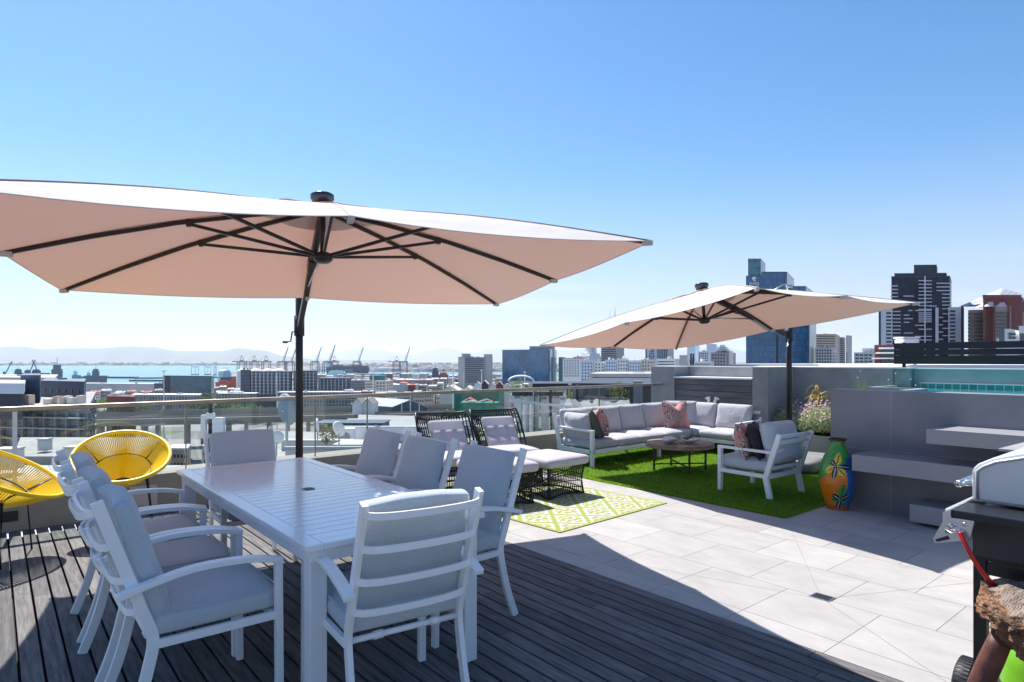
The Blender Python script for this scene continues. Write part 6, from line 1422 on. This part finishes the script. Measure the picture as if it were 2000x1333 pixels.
def ship(label, px0, px1, d_, hull, ydeck, sup=(), boxes=(), wl=None):
    A, B_ = gp(px0, d_), gp(px1, d_); ln = (B_ - A).length; root = thing('ship', label, 'ship', (A.x, A.y, G), -YAW); h = zy(ydeck, d_) - G; w_ = ln * .13
    b = MB(); pts = [(0, 0), (ln * .06, -w_ / 2), (ln * .88, -w_ / 2), (ln, 0), (ln * .88, w_ / 2), (ln * .06, w_ / 2)]
    vs = [(ln * .03 + x * .94, y * .8, 0) for x, y in pts] + [(x, y, h) for x, y in pts]; b.add(vs, [tuple(range(6))[::-1], tuple(range(6, 12))] + [(i, (i + 1) % 6, 6 + (i + 1) % 6, 6 + i) for i in range(6)]); b.build('hull', hull, root)
    for (fx, fl, yt, m_) in sup:
        b = MB(); hh = zy(yt, d_) - G - h; b.box((ln * fx, 0, h + hh * .35), (ln * fl, w_ * .8, hh * .7)); b.box((ln * fx, 0, h + hh * .85), (ln * fl * .7, w_ * .7, hh * .3)); b.tube([(ln * fx, 0, h + hh), (ln * fx, 0, h + hh * 1.5)], .4, 5); b.build('superstructure', m_, root)
    for (fx, fl, yt, m_) in boxes: b = MB(); hh = zy(yt, d_) - G - h; b.box((ln * fx, 0, h + hh / 2), (ln * fl, w_ * .9, hh)); b.build('cargo', m_, root)
    return root
blue_h = mat('ship_blue', (.02, .05, .18), .5); grey_h = mat('ship_grey', (.14, .17, .19), .6); red_c = mat('cargo_red', (.33, .09, .07), .7); white_s = fac['white']; teal_h = mat('ship_teal', (.12, .38, .45), .5); orange_s = mat('ship_orange', (.50, .07, .03), .6)
ship('blue cargo ship at the left under the jib cranes', 27, 98, 1180, blue_h, 729, ((.12, .12, 721, grey_h), (.62, .16, 722, blue_h), (.38, .1, 723, grey_h)))
ship('grey navy ship with a tall bridge beside the pale warehouse roof', 98, 130, 1020, grey_h, 741, ((.42, .62, 713, grey_h),))
ship('small teal and white ship on open water', 140, 158, 1300, teal_h, 733, ((.4, .4, 725, white_s),)); ship('dark tug with a grey bridge on open water', 164, 210, 1300, grey_h, 734, ((.5, .25, 721, grey_h), (.2, .1, 728, white_s)))
ship('black trawler near the grey office tower', 838, 900, 1250, mat('ship_black', (.03, .03, .045), .6), 741, ((.2, .2, 719, mat('funnel_blue', (.02, .04, .12), .5)), (.45, .3, 728, red_c)))
ms = ship('long dark container ship with white letters on its hull', 636, 722, 2150, mat('ship_dark_navy', (.035, .06, .10), .6), 717.5, ((.06, .07, 708, white_s),), ((.28, .2, 713, red_c), (.50, .2, 714, grey_h), (.72, .2, 713.5, red_c), (.9, .12, 714.5, mat('cargo_brown', (.2, .1, .07), .7))))
ml_ = (gp(722, 2150) - gp(636, 2150)).length; text('hull_lettering', 'M S C', 11, sign_w, ms, Matrix.Translation((ml_ * .55, -ml_ * .066, 11.5)) @ Matrix.Rotation(PI / 2, 4, 'X'), .3)
ship('blue hulled ship behind the red orange one', 430, 468, 1150, blue_h, 737, ((.35, .4, 724, mat('ship_paleblue', (.35, .5, .6), .6)),)); ship('red orange dredger moored by the balcony apartments', 420, 474, 1010, orange_s, 747, ((.3, .3, 743, orange_s), (.75, .4, 740, orange_s)))
ship('pale ferry moored beyond the beige apartments', 640, 700, 1700, white_s, 729, ((.3, .5, 724, white_s),)); ship('rust red barge in the basin', 660, 720, 1600, red_c, 735, ()) ; ship('grey coaster in the far basin', 745, 795, 1700, grey_h, 730, ((.7, .3, 727, white_s),)); ship('second grey coaster in the far basin', 800, 845, 1650, mat('ship_plum', (.2, .14, .18), .6), 734, ((.3, .2, 730, white_s),))
def quay(name, label, p0, p1, wd, h, m='dark'):
    A, B_ = gp(*p0), gp(*p1); u = (B_ - A).normalized(); v = Vector((-u.y, u.x, 0)) * wd; P = (A, B_, B_ + v, A + v); b = MB(); b.prism([(p.x, p.y) for p in P], G, G + h); tag(b.build(name, fac[m]), kind='structure')
quay('breakwater', '', (262, 1560), (500, 1700), 25, 3); quay('jetty', '', (127, 1200), (192, 1190), 14, 4); quay('jetty', '', (252, 1380), (330, 1370), 8, 3); quay('mole', '', (-300, 1500), (150, 1480), 12, 3); quay('mole', '', (150, 1640), (260, 1600), 18, 4); quay('harbour_wall', '', (480, 1500), (960, 1350), 60, 4, 'tan'); quay('harbour_wall', '', (640, 1950), (830, 1900), 40, 5, 'pinkstone')
tank_m = mat('tank_white', (.80, .77, .72), .6)
for i, px_ in enumerate((436, 475, 500, 524, 545)):
    d_ = 900; tk = thing('storage_tank', ('leftmost', 'second', 'third', 'fourth', 'rightmost')[i] + ' white domed storage tank behind the balcony apartments', 'tank', tuple(gp(px_, 1400 if i == 0 else d_, G)), 0, 'white storage tanks'); d_ = 1400 if i == 0 else d_; hh = zy(726, d_) - G; rd = 9.2 if i else 11
    b = MB(); b.lathe([(rd, 0), (rd, hh), (rd * .8, hh + 2.2), (rd * .45, hh + 3.8), (.01, hh + 4.4)], 32, caps=False); b.build('shell', tank_m, tk); b = MB(); b.tube([(0, 0, hh + 4.2), (0, 0, hh + 5.4)], .5, 8); b.build('vent', fac['mid'], tk)
# ---- far town as one mass, mid-field low buildings as individuals
b = MB(); cm = [fac['white'], fac['mid'], fac['grey'], fac['tan'], fac['cream'], fac['pinkstone']]
for i in range(2600):
    px_ = rr.uniform(560, 1500) if i % 5 else rr.uniform(-100, 600); d_ = (2600 + 4200 * rr.random() ** 1.3) if px_ > 620 else rr.uniform(6000, 8500)
    p = gp(px_, d_); w_ = rr.uniform(15, 60); b.box((p.x, p.y, G + 4), (w_, rr.uniform(15, 50), rr.uniform(7, 20) if rr.random() < .95 else 45), rr.uniform(0, 3), mi=rr.choice((0, 0, 1, 1, 2, 3, 4, 5)))
o = b.build('distant_town', cm); tag(o, 'hazy far-off town and industrial sheds below the mountains', 'town', kind='stuff')
low = []
for (row, pa, pb, d0, n, y0, y1) in ((0, 600, 1000, 900, 22, 739, 744), (9, 600, 1000, 1450, 22, 730, 735), (10, 610, 1000, 520, 20, 765, 778), (11, 185, 470, 800, 20, 756, 762), (12, 420, 640, 640, 14, 766, 774), (1, 760, 1010, 640, 14, 749, 757), (2, 170, 470, 640, 12, 763, 770), (3, 700, 1000, 430, 12, 766, 774), (5, 620, 1010, 205, 8, 826, 838), (7, 1000, 1110, 300, 6, 752, 758), (8, 200, 560, 150, 6, 868, 880)):
    for i in range(n):
        a = pa + (pb - pa) * (i + rr.uniform(.05, .25)) / n; c = a + (pb - pa) / n * rr.uniform(.55, .95); low.append((row, a, c, d0 * rr.uniform(.94, 1.06), rr.uniform(y0, y1)))
rown = ('in the far quayside row', 'in the row before the domes', 'in the row behind the glazed houses', 'in the row before the tented halls', 'under the highways', 'in the row nearest behind the dishes', 'below the highway at left', 'below the mirrored glass block', 'deep below the railing at left', 'along the far basin', 'just beyond the farther highway', 'behind the round trees at left', 'at the foot of the balcony apartments')
ordn = ('first', 'second', 'third', 'fourth', 'fifth', 'sixth', 'seventh', 'eighth', 'ninth', 'tenth', 'eleventh', 'twelfth', 'thirteenth', 'fourteenth', 'fifteenth', 'sixteenth', 'seventeenth', 'eighteenth', 'nineteenth', 'twentieth', 'twenty-first', 'twenty-second', 'twenty-third')
cnt = {}
for row, a, c, d_, yt in low:
    k = cnt.get(row, 0); cnt[row] = k + 1; m_ = rr.choice(('white', 'mid', 'grey', 'cream', 'tan', 'brick', 'white')); rf = rr.choice(('rooflight', 'roofgrey', 'redroof' if row in (1, 2) else 'roofgrey', 'rooflight', 'roofgrey')); w_ = (c - a) / F_PX * d_
    nm = {'white': 'white', 'mid': 'light grey', 'grey': 'grey', 'cream': 'cream', 'tan': 'tan', 'brick': 'brick red'}[m_]
    simple('low_building', '%s low building from the left %s, %s walls' % (ordn[k], rown[row], nm), (a, d_), (c, d_), (c + (c - a) * .15, d_ * 1.05), yt, m_, 5, 2 if d_ > 250 else 3, 'grid', ybot=yt + 9000 / d_ * .9, fw=.5, fh=.4, roofm=fac[rf])

# ------------------------------------------------------------------ haze over everything
hz_m = bpy.data.materials.new('haze'); hz_m.use_nodes = True; t = hz_m.node_tree; t.nodes.clear(); o_ = t.nodes.new('ShaderNodeOutputMaterial'); pv = t.nodes.new('ShaderNodeVolumePrincipled')
pv.inputs['Color'].default_value = (.86, .93, 1, 1); pv.inputs['Density'].default_value = 3.8e-5; pv.inputs['Anisotropy'].default_value = .3; t.links.new(pv.outputs[0], o_.inputs['Volume'])
b = MB(); b.span((-62000, -62000, G - 2), (62000, 62000, 1300)); hz = b.build('haze', hz_m); tag(hz, 'thin pale sea haze over the bay and city', 'haze', kind='stuff')
for o in bpy.data.objects:
    if '_o' in o.keys(): del o['_o']
